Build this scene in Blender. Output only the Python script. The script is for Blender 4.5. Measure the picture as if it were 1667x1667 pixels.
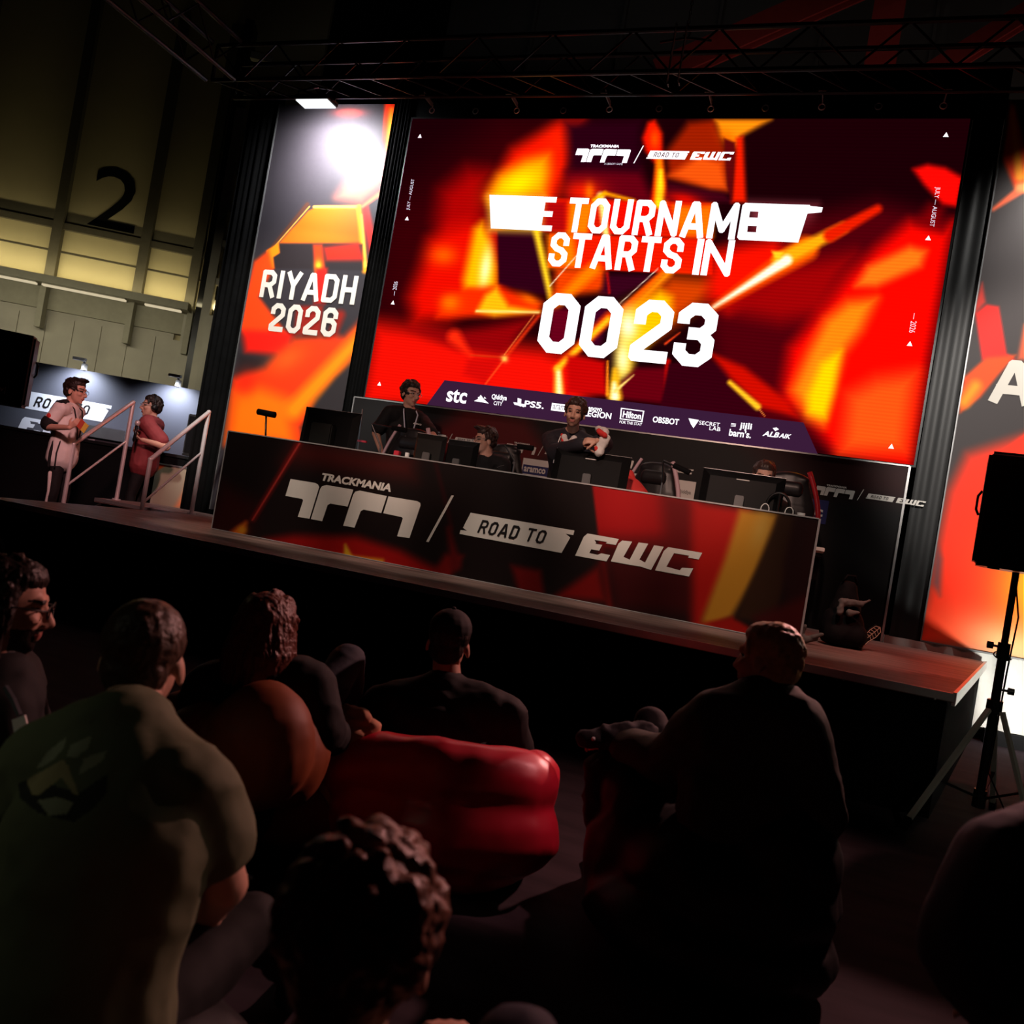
import bpy, bmesh, math, random
import numpy as np
from mathutils import Vector, Matrix, Euler, noise

for _o in list(bpy.data.objects):
    bpy.data.objects.remove(_o)
SC = bpy.context.scene
COL = SC.collection
random.seed(7)

# ------------------------------------------------------------------ camera
F_PX, CEN, CAM_H = 1389.0, 833.5, 1.26
YAW, ROLL, PITCH = math.radians(19.52), math.radians(9.6), math.atan(15.1 / 1389.0)
FWD = np.array([-math.sin(YAW) * math.cos(PITCH), math.cos(YAW) * math.cos(PITCH), math.sin(PITCH)])
HOR = np.array([math.cos(YAW), math.sin(YAW), 0.0])
UPV = np.cross(HOR, FWD)
CR = math.cos(ROLL) * HOR + math.sin(ROLL) * UPV
CU = -math.sin(ROLL) * HOR + math.cos(ROLL) * UPV
EYE = np.array([0.0, 0.0, CAM_H])
cd = bpy.data.cameras.new('camera')
cam = bpy.data.objects.new('camera', cd)
COL.objects.link(cam)
cam.matrix_world = Matrix([[CR[i], CU[i], -FWD[i], EYE[i]] for i in range(3)] + [[0, 0, 0, 1]])
cd.sensor_fit = 'HORIZONTAL'
cd.sensor_width = 36.0
cd.lens = 36.0 * F_PX / 1667.0
cd.clip_start, cd.clip_end = 0.05, 200
cd.dof.use_dof = True
cd.dof.focus_distance = 8.0
cd.dof.aperture_fstop = 4.0
SC.camera = cam

# ------------------------------------------------------------------ exposure, world, lights
SC.view_settings.view_transform = 'Standard'
SC.view_settings.look = 'None'
SC.view_settings.exposure = 0.0
SC.view_settings.gamma = 1.0
SC.view_settings.use_curve_mapping = False
wd = bpy.data.worlds.new('world')
SC.world = wd
wd.use_nodes = True
wd.node_tree.nodes['Background'].inputs[0].default_value = (0.55, 0.6, 0.8, 1)
wd.node_tree.nodes['Background'].inputs[1].default_value = 0.0006


def spot(name, loc, target, power, color=(1, 1, 1), size=40, blend=0.6, rad=0.1):
    l = bpy.data.lights.new(name, 'SPOT')
    l.energy, l.color = power, color
    l.spot_size, l.spot_blend, l.shadow_soft_size = math.radians(size), blend, rad
    o = bpy.data.objects.new(name, l)
    COL.objects.link(o)
    o.location = loc
    o.rotation_euler = (Vector(target) - Vector(loc)).to_track_quat('-Z', 'Y').to_euler()
    return o


def area(name, loc, target, power, color, sx, sy, spread=180):
    l = bpy.data.lights.new(name, 'AREA')
    l.shape = 'RECTANGLE'
    l.energy, l.color, l.size, l.size_y = power, color, sx, sy
    l.spread = math.radians(spread)
    o = bpy.data.objects.new(name, l)
    COL.objects.link(o)
    o.location = loc
    o.rotation_euler = (Vector(target) - Vector(loc)).to_track_quat('-Z', 'Y').to_euler()
    return o


# banner lamps on the truss, front wash of the stage, back light over the crowd, added fill spots
spot('banner_lamp_light', (1.9, 8.0, 5.7), (1.9, 8.84, 4.6), 430, (1.0, 0.97, 0.92), 95, 1.0, 0.12)
spot('banner_foot_light', (2.35, 7.75, 0.25), (2.1, 8.84, 0.75), 190, (1.0, 0.97, 0.9), 110, 1.0, 0.1)
spot('banner_wash', (-4.6, 2.0, 5.4), (-6.25, 8.84, 2.7), 3200, (1.0, 0.93, 0.86), 29, 0.5, 0.2)
spot('banner_wash', (1.2, 2.0, 5.4), (1.95, 8.84, 2.8), 2600, (1.0, 0.93, 0.86), 26, 0.5, 0.2)
for x_ in (-4.9, -3.9, -2.9, -1.9, -0.9, 0.0):
    spot('stage_wash', (x_, 4.5, 4.8), (x_ - 0.1, 6.58, 1.15), 260, (1.0, 0.84, 0.72), 25, 0.6, 0.12)
spot('face_light', (-3.4, 0.2, 5.6), (-3.4, 7.4, 2.1), 800, (1.0, 0.62, 0.5), 20, 0.7, 0.15)
spot('face_light', (-1.0, 0.2, 5.6), (-1.3, 7.4, 2.05), 1500, (1.0, 0.64, 0.52), 20, 0.7, 0.15)
spot('host_light', (-4.0, 3.4, 4.0), (-7.9, 7.8, 1.5), 1000, (1.0, 0.47, 0.46), 26, 0.8, 0.2)
spot('back_light', (1.9, 8.3, 4.7), (-0.7, 1.8, 0.8), 1500, (1.0, 0.44, 0.4), 44, 0.8, 0.1)
spot('side_light', (1.5, 3.7, 4.7), (-0.72, 2.84, 0.30), 420, (1.0, 0.45, 0.45), 7, 0.9, 0.05)
spot('side_light', (3.0, 6.2, 3.0), (-0.95, 1.5, 0.6), 130, (1.0, 0.66, 0.55), 13, 0.9, 0.05)
spot('stage_end_light', (1.2, 4.5, 4.8), (1.0, 7.2, 0.72), 420, (1.0, 0.22, 0.17), 34, 0.9, 0.1)  # added red spot in place of the screen's reflection on the deck
spot('aisle_fill', (-3.0, -0.8, 2.7), (-1.55, 1.3, 0.5), 26, (0.97, 1.0, 0.72), 20, 0.8, 0.2)  # added fill on the green shirt, no fitting there
spot('aisle_fill', (2.6, 0.4, 3.2), (1.0, 5.35, 0.4), 60, (1.0, 0.95, 0.78), 14, 0.8, 0.1)  # added fill on the legs of the right speaker stand


# ------------------------------------------------------------------ pixel rays -> places in the hall
def ray(x, y):
    return FWD * F_PX + CR * (x - CEN) - CU * (y - CEN)


def at(x, y, d):
    return EYE + ray(x, y) * (d / F_PX)


def onz(x, y, z):
    r = ray(x, y)
    return EYE + r * ((z - CAM_H) / r[2])


def onY(x, y, Y):
    r = ray(x, y)
    return EYE + r * (Y / r[1])


def onplane(x, y, p, n):
    r = ray(x, y)
    return EYE + r * (np.dot(np.array(p) - EYE, n) / np.dot(r, n))


def proj(P):
    d = np.asarray(P) - EYE
    w = d @ FWD
    return np.stack([CEN + F_PX * (d @ CR) / w, CEN - F_PX * (d @ CU) / w], -1)


# ------------------------------------------------------------------ materials
def lin(c):
    c = np.asarray(c, float) / 255.0
    return np.where(c <= 0.04045, c / 12.92, ((c + 0.055) / 1.055) ** 2.4)


def L3(c):
    return tuple(float(v) for v in lin(c))


MATS = {}


def mat(name, color, rough=0.6, metal=0.0, var=0.0, scale=8.0, bump=0.0, emit=0.0, spec=0.3):
    """Principled material with a noise variation of the colour and an optional bump."""
    if name in MATS:
        return MATS[name]
    m = bpy.data.materials.new(name)
    m.use_nodes = True
    nt = m.node_tree
    b = nt.nodes['Principled BSDF']
    b.inputs['Roughness'].default_value = rough
    b.inputs['Metallic'].default_value = metal
    b.inputs['Specular IOR Level'].default_value = spec
    b.inputs['Base Color'].default_value = (*color, 1)
    if var or bump:
        tc = nt.nodes.new('ShaderNodeTexCoord')
        nz = nt.nodes.new('ShaderNodeTexNoise')
        nz.inputs['Scale'].default_value = scale
        nz.inputs['Detail'].default_value = 5
        nt.links.new(tc.outputs['Object'], nz.inputs['Vector'])
        if var:
            mx = nt.nodes.new('ShaderNodeMix')
            mx.data_type = 'RGBA'
            mx.inputs[6].default_value = (*[c * (1 - var) for c in color], 1)
            mx.inputs[7].default_value = (*[min(1, c * (1 + var)) for c in color], 1)
            nt.links.new(nz.outputs['Fac'], mx.inputs[0])
            nt.links.new(mx.outputs[2], b.inputs['Base Color'])
        if bump:
            bp = nt.nodes.new('ShaderNodeBump')
            bp.inputs['Strength'].default_value = bump
            bp.inputs['Distance'].default_value = 0.01
            nt.links.new(nz.outputs['Fac'], bp.inputs['Height'])
            nt.links.new(bp.outputs['Normal'], b.inputs['Normal'])
    if emit:
        b.inputs['Emission Color'].default_value = (*color, 1)
        b.inputs['Emission Strength'].default_value = emit
    MATS[name] = m
    return m


def glow(name, color, strength):
    if name in MATS:
        return MATS[name]
    m = bpy.data.materials.new(name)
    m.use_nodes = True
    nt = m.node_tree
    nt.nodes.clear()
    e = nt.nodes.new('ShaderNodeEmission')
    e.inputs[0].default_value = (*color, 1)
    e.inputs[1].default_value = strength
    o = nt.nodes.new('ShaderNodeOutputMaterial')
    nt.links.new(e.outputs[0], o.inputs[0])
    MATS[name] = m
    return m


def artmat(name, emit=0.0, rough=0.55):
    """A printed or displayed picture: colours come from the mesh's own 'art' attribute."""
    m = bpy.data.materials.new(name)
    m.use_nodes = True
    nt = m.node_tree
    at_ = nt.nodes.new('ShaderNodeAttribute')
    at_.attribute_name = 'art'
    if emit:
        nt.nodes.remove(nt.nodes['Principled BSDF'])
        e = nt.nodes.new('ShaderNodeEmission')
        e.inputs[1].default_value = emit
        nt.links.new(at_.outputs['Color'], e.inputs[0])
        nt.links.new(e.outputs[0], nt.nodes['Material Output'].inputs[0])
    else:
        b = nt.nodes['Principled BSDF']
        b.inputs['Roughness'].default_value = rough
        b.inputs['Specular IOR Level'].default_value = 0.2
        nt.links.new(at_.outputs['Color'], b.inputs['Base Color'])
    return m


BLACK = mat('black_matte', (0.004, 0.004, 0.0045), 0.8, var=0.3, spec=0.1)
BLACKP = mat('black_plastic', (0.006, 0.006, 0.0065), 0.4, var=0.2, scale=20)
BLACKM = mat('black_metal', (0.02, 0.02, 0.02), 0.35, 0.6, var=0.2)
DRAPE = mat('black_drape', (0.0035, 0.0035, 0.0035), 0.95, var=0.4, scale=6, bump=0.3, spec=0.02)
ALU = mat('aluminium', (0.55, 0.53, 0.52), 0.32, 0.85, var=0.12, scale=14)
STEEL = mat('brushed_steel', (0.62, 0.58, 0.57), 0.3, 0.45, var=0.1, scale=30)
GREYM = mat('grey_metal', (0.16, 0.16, 0.16), 0.4, 0.6, var=0.2)
WHITEP = mat('white_paint', (0.75, 0.73, 0.70), 0.6, var=0.05)
SKIN = mat('skin', (0.52, 0.29, 0.21), 0.5, var=0.08, scale=30)
LIPS = mat('lips', (0.36, 0.12, 0.10), 0.45, var=0.05)
EYEM = mat('eye', (0.05, 0.035, 0.03), 0.15, var=0.05)
HAIRD = mat('dark_hair', (0.018, 0.011, 0.009), 0.45, var=0.5, scale=60, bump=0.6)
HAIRB = mat('brown_hair', (0.06, 0.032, 0.02), 0.42, var=0.5, scale=60, bump=0.6)
HAIRL = mat('blond_hair', (0.45, 0.27, 0.12), 0.42, var=0.4, scale=60, bump=0.6)


# ------------------------------------------------------------------ object helpers
def tag(o, label=None, cat=None, group=None, kind=None):
    if label: o['label'] = label
    if cat: o['category'] = cat
    if group: o['group'] = group
    if kind: o['kind'] = kind
    return o


def empty(name, loc, label, cat, group=None, rz=0.0):
    o = bpy.data.objects.new(name, None)
    COL.objects.link(o)
    o.location = [float(v) for v in loc]
    o.rotation_euler = (0, 0, rz)
    o.empty_display_size = 0.1
    return tag(o, label, cat, group)


def link(name, me, m, parent=None, loc=None, smooth=False):
    o = bpy.data.objects.new(name, me)
    COL.objects.link(o)
    if m is not None:
        for mm in (m if isinstance(m, (list, tuple)) else [m]):
            me.materials.append(mm)
    if parent is not None:
        o.parent = parent
    if loc is not None:
        o.location = [float(v) for v in loc]
    if smooth:
        me.shade_smooth()
    return o


class MB:
    """Collects shapes and links them as one mesh."""

    def __init__(self):
        self.v, self.f = [], []

    def add(self, vs, fs):
        n = len(self.v)
        self.v += [tuple(float(c) for c in p) for p in vs]
        self.f += [tuple(n + i for i in q) for q in fs]
        return self

    def box(self, lo, hi, M=None):
        x0, y0, z0 = lo
        x1, y1, z1 = hi
        vs = [(x0, y0, z0), (x1, y0, z0), (x1, y1, z0), (x0, y1, z0), (x0, y0, z1), (x1, y0, z1), (x1, y1, z1), (x0, y1, z1)]
        if M is not None:
            vs = [tuple(M @ Vector(p)) for p in vs]
        return self.add(vs, [(0, 3, 2, 1), (4, 5, 6, 7), (0, 1, 5, 4), (1, 2, 6, 5), (2, 3, 7, 6), (3, 0, 4, 7)])

    def bar(self, a, b, w, h, up=(0, 0, 1)):
        a, b, up = Vector(a), Vector(b), Vector(up)
        d = (b - a).normalized()
        s = d.cross(up)
        s = s.normalized() if s.length > 1e-4 else Vector((1, 0, 0))
        u = s.cross(d).normalized()
        vs = []
        for p in (a, b):
            for i, j in ((-1, -1), (1, -1), (1, 1), (-1, 1)):
                vs.append(p + s * (i * w / 2) + u * (j * h / 2))
        return self.add(vs, [(0, 1, 2, 3), (7, 6, 5, 4), (0, 4, 5, 1), (1, 5, 6, 2), (2, 6, 7, 3), (3, 7, 4, 0)])

    def tube(self, pts, r, n=10, closed=False):
        pts = [Vector(p) for p in pts]
        rs = r if isinstance(r, (list, tuple)) else [r] * len(pts)
        k = len(pts)
        vs, fs = [], []
        ref = None
        for i, p in enumerate(pts):
            if closed:
                d = pts[(i + 1) % k] - pts[i - 1]
            else:
                d = pts[min(i + 1, k - 1)] - pts[max(i - 1, 0)]
            d.normalize()
            if ref is None or abs(ref.dot(d)) > 0.98:
                ref = Vector((0, 0, 1)) if abs(d.z) < 0.9 else Vector((1, 0, 0))
            s = d.cross(ref).normalized()
            u = s.cross(d).normalized()
            ref = u
            for j in range(n):
                a = 2 * math.pi * j / n
                vs.append(p + s * (math.cos(a) * rs[i]) + u * (math.sin(a) * rs[i]))
        for i in range(k if closed else k - 1):
            i2 = (i + 1) % k
            for j in range(n):
                j2 = (j + 1) % n
                fs.append((i * n + j, i * n + j2, i2 * n + j2, i2 * n + j))
        if not closed:
            fs.append(tuple(range(n - 1, -1, -1)))
            fs.append(tuple((k - 1) * n + j for j in range(n)))
        return self.add(vs, fs)

    def prism(self, poly, z0, z1):
        n = len(poly)
        vs = [(p[0], p[1], z0) for p in poly] + [(p[0], p[1], z1) for p in poly]
        fs = [tuple(range(n - 1, -1, -1)), tuple(range(n, 2 * n))]
        fs += [(i, (i + 1) % n, n + (i + 1) % n, n + i) for i in range(n)]
        return self.add(vs, fs)

    def mesh(self, name):
        me = bpy.data.meshes.new(name)
        me.from_pydata(self.v, [], self.f)
        me.update()
        return me

    def build(self, name, m, parent=None, loc=None, smooth=False, bevel=0.0, seg=2):
        me = self.mesh(name)
        if bevel:
            bm = bmesh.new()
            bm.from_mesh(me)
            bmesh.ops.recalc_face_normals(bm, faces=bm.faces)
            es = [e for e in bm.edges if len(e.link_faces) == 2 and e.calc_face_angle(0) > 0.6]
            bmesh.ops.bevel(bm, geom=es, offset=bevel, segments=seg, affect='EDGES', clamp_overlap=True)
            bm.to_mesh(me)
            bm.free()
        return link(name, me, m, parent, loc, smooth)


def cap(p0, r0, p1=None, r1=None, side=(1, 0, 0)):
    """Tapered capsule of elliptic section; with one point, an ellipsoid (rx, ry, rz)."""
    if p1 is None:
        return ('e', Vector(p0), r0, side)
    return ('c', Vector(p0), r0 if isinstance(r0, tuple) else (r0, r0), Vector(p1), r1 if isinstance(r1, tuple) else (r1, r1), Vector(side))


def drum(c, rx, ry, h, ro):
    """A round-edged drum standing on c."""
    return ('d', Vector(c), (rx, ry, h, ro))


def prim_geo(p, n=14):
    vs, fs = [], []
    if p[0] == 'd':
        c, (rx, ry, h, ro) = p[1], p[2]
        n, k = 32, 0
        vs.append(c)
        for z0, sg, ths in ((ro, -1, (90, 65, 40, 15)), (h - ro, 1, (15, 40, 65, 90))):
            for th in ths:
                t = math.radians(th)
                a, b = rx - ro + ro * math.cos(t), ry - ro + ro * math.cos(t)
                for j in range(n):
                    q = 2 * math.pi * j / n
                    vs.append(c + Vector((a * math.cos(q), b * math.sin(q), z0 + sg * ro * math.sin(t))))
                k += 1
        vs.append(c + Vector((0, 0, h)))
        for j in range(n):
            fs.append((0, 1 + (j + 1) % n, 1 + j))
            fs.append((len(vs) - 1, 1 + (k - 1) * n + j, 1 + (k - 1) * n + (j + 1) % n))
        for i in range(k - 1):
            for j in range(n):
                fs.append((1 + i * n + j, 1 + i * n + (j + 1) % n, 1 + (i + 1) * n + (j + 1) % n, 1 + (i + 1) * n + j))
        return vs, fs
    if p[0] == 'e':
        _, c, r, rot = p
        R = Euler([math.radians(a) for a in rot]).to_matrix() if len(rot) == 3 and tuple(rot) != (1, 0, 0) else Matrix.Identity(3)
        rings = []
        for i in range(1, 10):
            th = math.pi * i / 10
            rings.append((math.cos(th), math.sin(th)))
        vs.append(c + R @ Vector((0, 0, r[2])))
        for z, s in rings:
            for j in range(n):
                a = 2 * math.pi * j / n
                vs.append(c + R @ Vector((r[0] * s * math.cos(a), r[1] * s * math.sin(a), r[2] * z)))
        vs.append(c - R @ Vector((0, 0, r[2])))
        k = 9
    else:
        _, a0, r0, a1, r1, side = p
        d = a1 - a0
        d = d.normalized() if d.length > 1e-6 else Vector((0, 0, 1))
        s = side - d * side.dot(d)
        if s.length < 0.05:
            s = Vector((0, 1, 0)) - d * d.y
        if s.length < 0.05:
            s = Vector((0, 0, 1)) - d * d.z
        s.normalize()
        u = d.cross(s)
        m0, m1 = min(r0), min(r1)
        rows = []
        for th in (-65, -40, -15, 0):
            t = math.radians(th)
            rows.append((a0 + d * (m0 * math.sin(t)), r0[0] * math.cos(t), r0[1] * math.cos(t)))
        for th in (0, 15, 40, 65):
            t = math.radians(th)
            rows.append((a1 + d * (m1 * math.sin(t)), r1[0] * math.cos(t), r1[1] * math.cos(t)))
        vs.append(a0 - d * m0)
        for c, rx, ry in rows:
            for j in range(n):
                a = 2 * math.pi * j / n
                vs.append(c + s * (rx * math.cos(a)) + u * (ry * math.sin(a)))
        vs.append(a1 + d * m1)
        k = len(rows)
    for j in range(n):
        fs.append((0, 1 + j, 1 + (j + 1) % n))
        e = len(vs) - 1
        fs.append((e, 1 + (k - 1) * n + (j + 1) % n, 1 + (k - 1) * n + j))
    for i in range(k - 1):
        for j in range(n):
            j2 = (j + 1) % n
            fs.append((1 + i * n + j, 1 + (i + 1) * n + j, 1 + (i + 1) * n + j2, 1 + i * n + j2))
    return vs, fs


def blob_mesh(name, prims, voxel=0.012, smooth=3, wrinkle=0.0, wscale=9.0, stretch=(1, 1, 1), seed=0.0):
    """Melts capsules and ellipsoids into one continuous skin."""
    mb = MB()
    for p in prims:
        mb.add(*prim_geo(p))
    me = mb.mesh(name)
    bm = bmesh.new()
    bm.from_mesh(me)
    bmesh.ops.recalc_face_normals(bm, faces=bm.faces)
    bm.to_mesh(me)
    bm.free()
    tmp = bpy.data.objects.new('tmp', me)
    COL.objects.link(tmp)
    md = tmp.modifiers.new('r', 'REMESH')
    md.mode = 'VOXEL'
    md.voxel_size = voxel
    if smooth:
        s = tmp.modifiers.new('s', 'SMOOTH')
        s.iterations = smooth
        s.factor = 0.5
    dg = bpy.context.evaluated_depsgraph_get()
    out = bpy.data.meshes.new_from_object(tmp.evaluated_get(dg))
    out.name = name
    bpy.data.objects.remove(tmp)
    bpy.data.meshes.remove(me)
    if wrinkle:
        out.update()
        nv = len(out.vertices)
        nn = [v.normal.copy() for v in out.vertices]
        for i in range(nv):
            co = out.vertices[i].co
            q = Vector((co.x * wscale * stretch[0] + seed, co.y * wscale * stretch[1], co.z * wscale * stretch[2]))
            d = noise.noise(q) * 0.7 + noise.noise(q * 2.3) * 0.4
            fold = 1 - abs(noise.noise(q * 0.8 + Vector((5, 1, 2)))) * 2
            out.vertices[i].co = co + nn[i] * (wrinkle * (d + 0.8 * fold * abs(fold)))
    out.shade_smooth()
    return out


def blob(name, prims, m, parent=None, loc=None, **kw):
    return link(name, blob_mesh(name, prims, **kw), m, parent, loc)


# ------------------------------------------------------------------ flat pictures and lettering
class Frame:
    def __init__(self, o, u, v, n):
        self.o, self.u, self.v, self.n = [np.array(a, float) for a in (o, u, v, n)]

    def P(self, x, y, e=0.0):
        return self.o + self.u * x + self.v * y + self.n * e

    def px(self, x, y):
        q = onplane(x, y, self.o, self.n) - self.o
        return np.array([q @ self.u, q @ self.v])


def yframe(Y):
    return Frame((0, Y, 0), (1, 0, 0), (0, 0, 1), (0, -1, 0))


def seg_d(P, a, b):
    ab = b - a
    t = np.clip(((P - a) @ ab) / max(ab @ ab, 1e-9), 0, 1)
    return np.hypot(*(P - (a + t[:, None] * ab)).T), t


def poly_mask(P, V, soft):
    V = np.array(V, float)
    d = np.full(len(P), 1e9)
    ins = np.zeros(len(P), bool)
    for i in range(len(V)):
        a, b = V[i], V[(i + 1) % len(V)]
        d = np.minimum(d, seg_d(P, a, b)[0])
        c = (a[1] > P[:, 1]) != (b[1] > P[:, 1])
        if abs(b[1] - a[1]) > 1e-9:
            ins ^= c & (P[:, 0] < (b[0] - a[0]) * (P[:, 1] - a[1]) / (b[1] - a[1]) + a[0])
    sd = np.where(ins, -d, d)
    t = np.clip(0.5 - sd / (2 * max(soft, 0.3)), 0, 1)
    return t * t * (3 - 2 * t)


def paint(P, base, layers):
    """Colours (sRGB 0-255) at picture points P from soft-edged shapes."""
    C = np.tile(np.array(base, float), (len(P), 1))
    for ly in layers:
        k = ly[0]
        if k == 'p':
            _, pts, col, soft = ly[:4]
            al = ly[4] if len(ly) > 4 else 1
            m = poly_mask(P, pts, soft) * al
        elif k == 'l':
            _, (x0, y0, w0), (x1, y1, w1), col, soft = ly[:5]
            al = ly[5] if len(ly) > 5 else 1
            d, t = seg_d(P, np.array([x0, y0], float), np.array([x1, y1], float))
            sd = d - (w0 + (w1 - w0) * t) / 2
            m = np.clip(0.5 - sd / (2 * max(soft, 0.3)), 0, 1) * al
        else:
            _, x0, y0, rx, ry, rot, col = ly[:7]
            al = ly[7] if len(ly) > 7 else 1
            c, s = math.cos(math.radians(rot)), math.sin(math.radians(rot))
            dx, dy = P[:, 0] - x0, P[:, 1] - y0
            m = np.exp(-(((dx * c + dy * s) / rx) ** 2 + ((-dx * s + dy * c) / ry) ** 2)) * al
        C += (np.array(col, float) - C) * m[:, None]
    return C


def picture(name, fr, x0, x1, y0, y1, nx, ny, base, layers, m, parent, gain=1.0, e=0.0, quad=None):
    """A grid panel in frame fr whose 'art' attribute holds the painted picture."""
    xs, ys = np.linspace(x0, x1, nx), np.linspace(y0, y1, ny)
    gx, gy = np.meshgrid(xs, ys)
    W = fr.o + gx.reshape(-1, 1) * fr.u + gy.reshape(-1, 1) * fr.v + fr.n * e
    C = lin(np.clip(paint(proj(W), base, layers), 0, 255)) * gain
    idx = np.arange(nx * ny).reshape(ny, nx)
    q = np.stack([idx[:-1, :-1], idx[:-1, 1:], idx[1:, 1:], idx[1:, :-1]], -1).reshape(-1, 4)
    me = bpy.data.meshes.new(name)
    me.from_pydata(W.tolist(), [], q.tolist())
    a = me.attributes.new('art', 'FLOAT_COLOR', 'POINT')
    a.data.foreach_set('color', np.concatenate([C, np.ones((len(C), 1))], 1).astype(np.float32).ravel())
    me.update()
    return link(name, me, m, parent)


def flat(name, fr, polys, m, parent, e=0.004):
    """Flat printed shapes (lists of frame points) as one mesh."""
    mb = MB()
    for i, p in enumerate(polys):
        mb.add([fr.P(a, b, e + i * 0.00006) for a, b in p], [tuple(range(len(p)))])
    return mb.build(name, m, parent)


OCT = [(.3, 0), (.7, 0), (1, .16), (1, .84), (.7, 1), (.3, 1), (0, .84), (0, .16), (.3, 0)]
GL = {
    'T': [[(0, 1), (1, 1)], [(.5, 1), (.5, 0)]], 'H': [[(0, 0), (0, 1)], [(1, 0), (1, 1)], [(0, .5), (1, .5)]],
    'E': [[(1, 1), (0, 1), (0, 0), (1, 0)], [(0, .5), (.85, .5)]], 'O': [OCT], '0': [OCT],
    'U': [[(0, 1), (0, .16), (.3, 0), (.7, 0), (1, .16), (1, 1)]],
    'R': [[(0, 0), (0, 1), (.7, 1), (1, .86), (1, .6), (.7, .45), (0, .45)], [(.6, .45), (1, 0)]],
    'P': [[(0, 0), (0, 1), (.7, 1), (1, .86), (1, .6), (.7, .45), (0, .45)]],
    'N': [[(0, 0), (0, 1), (1, 0), (1, 1)]], 'A': [[(0, 0), (.42, 1), (.58, 1), (1, 0)], [(.14, .27), (.86, .27)]],
    'M': [[(0, 0), (0, 1), (.5, .2), (1, 1), (1, 0)]],
    'S': [[(1, .74), (1, .86), (.7, 1), (.3, 1), (0, .86), (0, .66), (.3, .53), (.7, .47), (1, .34), (1, .14), (.7, 0), (.3, 0), (0, .14), (0, .24)]],
    'I': [[(.5, 0), (.5, 1)]], 'Y': [[(0, 1), (.5, .5), (1, 1)], [(.5, .5), (.5, 0)]],
    'D': [[(0, 0), (0, 1), (.7, 1), (1, .84), (1, .16), (.7, 0), (0, 0)]],
    '2': [[(0, .74), (0, .86), (.3, 1), (.7, 1), (1, .86), (1, .62), (0, .14), (0, 0), (1, 0)]],
    '3': [[(0, .82), (0, .86), (.3, 1), (.7, 1), (1, .86), (1, .66), (.72, .52), (1, .38), (1, .14), (.7, 0), (.3, 0), (0, .14), (0, .2)], [(.45, .52), (.72, .52)]],
    '6': [[(1, .76), (1, .86), (.7, 1), (.3, 1), (0, .86), (0, .14), (.3, 0), (.7, 0), (1, .14), (1, .42), (.7, .56), (0, .56)]],
    'J': [[(1, 1), (1, .16), (.7, 0), (.3, 0), (0, .16), (0, .26)]], 'L': [[(0, 1), (0, 0), (1, 0)]],
    'G': [[(1, .74), (1, .84), (.7, 1), (.3, 1), (0, .84), (0, .16), (.3, 0), (.7, 0), (1, .16), (1, .46), (.55, .46)]],
    '-': [[(0, .5), (1, .5)]], ' ': [],
}
GW = {'I': .34, ' ': .45, 'M': 1.35, 'A': 1.12, 'N': 1.08, '-': .8}


def stroke_polys(txt, x0, y0, x1, h, t, slant=0.0, gap=0.3):
    """Octagonal block lettering between x0 and x1, as flat polygons."""
    ws = [GW.get(c, 1.0) for c in txt]
    unit = (x1 - x0) / (sum(ws) + gap * (len(txt) - 1))
    out, x = [], x0
    for c, w in zip(txt, ws):
        W = w * unit
        for pl in GL[c]:
            q = [np.array((x + t / 2 + a * (W - t), y0 + t / 2 + b * (h - t))) for a, b in pl]
            closed = np.allclose(q[0], q[-1])
            for i in range(len(q) - 1):
                d = q[i + 1] - q[i]
                d = d / np.hypot(*d)
                n = np.array((-d[1], d[0])) * t / 2
                a, b = q[i].copy(), q[i + 1].copy()
                if i == 0 and not closed: a -= d * t / 2
                if i == len(q) - 2 and not closed: b += d * t / 2
                out.append([a - n, b - n, b + n, a + n])
            for i in range(0 if closed else 1, len(q) - 1):
                out.append([q[i] + np.array((math.cos(k * math.pi / 4 + .39), math.sin(k * math.pi / 4 + .39))) * t * .54 for k in range(8)])
        x += W + gap * unit
    if slant:
        out = [[(p[0] + (p[1] - y0) * slant, p[1]) for p in pl] for pl in out]
    return out


def font_mesh(txt, bold=0.0, shear=0.0):
    cu = bpy.data.curves.new('t', 'FONT')
    cu.body = txt
    cu.offset = bold
    cu.shear = shear
    cu.size = 1.0
    cu.resolution_u = 3
    o = bpy.data.objects.new('t', cu)
    COL.objects.link(o)
    me = bpy.data.meshes.new_from_object(o.evaluated_get(bpy.context.evaluated_depsgraph_get()))
    bpy.data.objects.remove(o)
    V = np.array([v.co[:2] for v in me.vertices])
    Fc = [tuple(p.vertices) for p in me.polygons]
    bpy.data.meshes.remove(me)
    return V, Fc


def font_add(mb, fr, txt, cx, cy, w, h, rot=0.0, bold=0.0, shear=0.0, e=0.004):
    """Plain sans lettering centred on (cx, cy), w wide and h high."""
    V, Fc = font_mesh(txt, bold, shear)
    lo, hi = V.min(0), V.max(0)
    V = (V - (lo + hi) / 2) / (hi - lo) * np.array((w, h))
    c, s = math.cos(rot), math.sin(rot)
    mb.add([fr.P(cx + a * c - b * s, cy + a * s + b * c, e) for a, b in V], Fc)


# the event mark, read on the desk front: four angular pieces, a slash, a boxed phrase, three letters
YS = 8.84          # plane of the screen wall
YD = 6.62          # plane of the desk front
ST = 0.722         # stage height
FD = yframe(YD)


def d1(pts): return [FD.px(450 + .18 * a, 750 + .18 * b) for a, b in pts]


def d2(pts): return [FD.px(740 + .252 * a, 810 + .252 * b) for a, b in pts]


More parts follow.
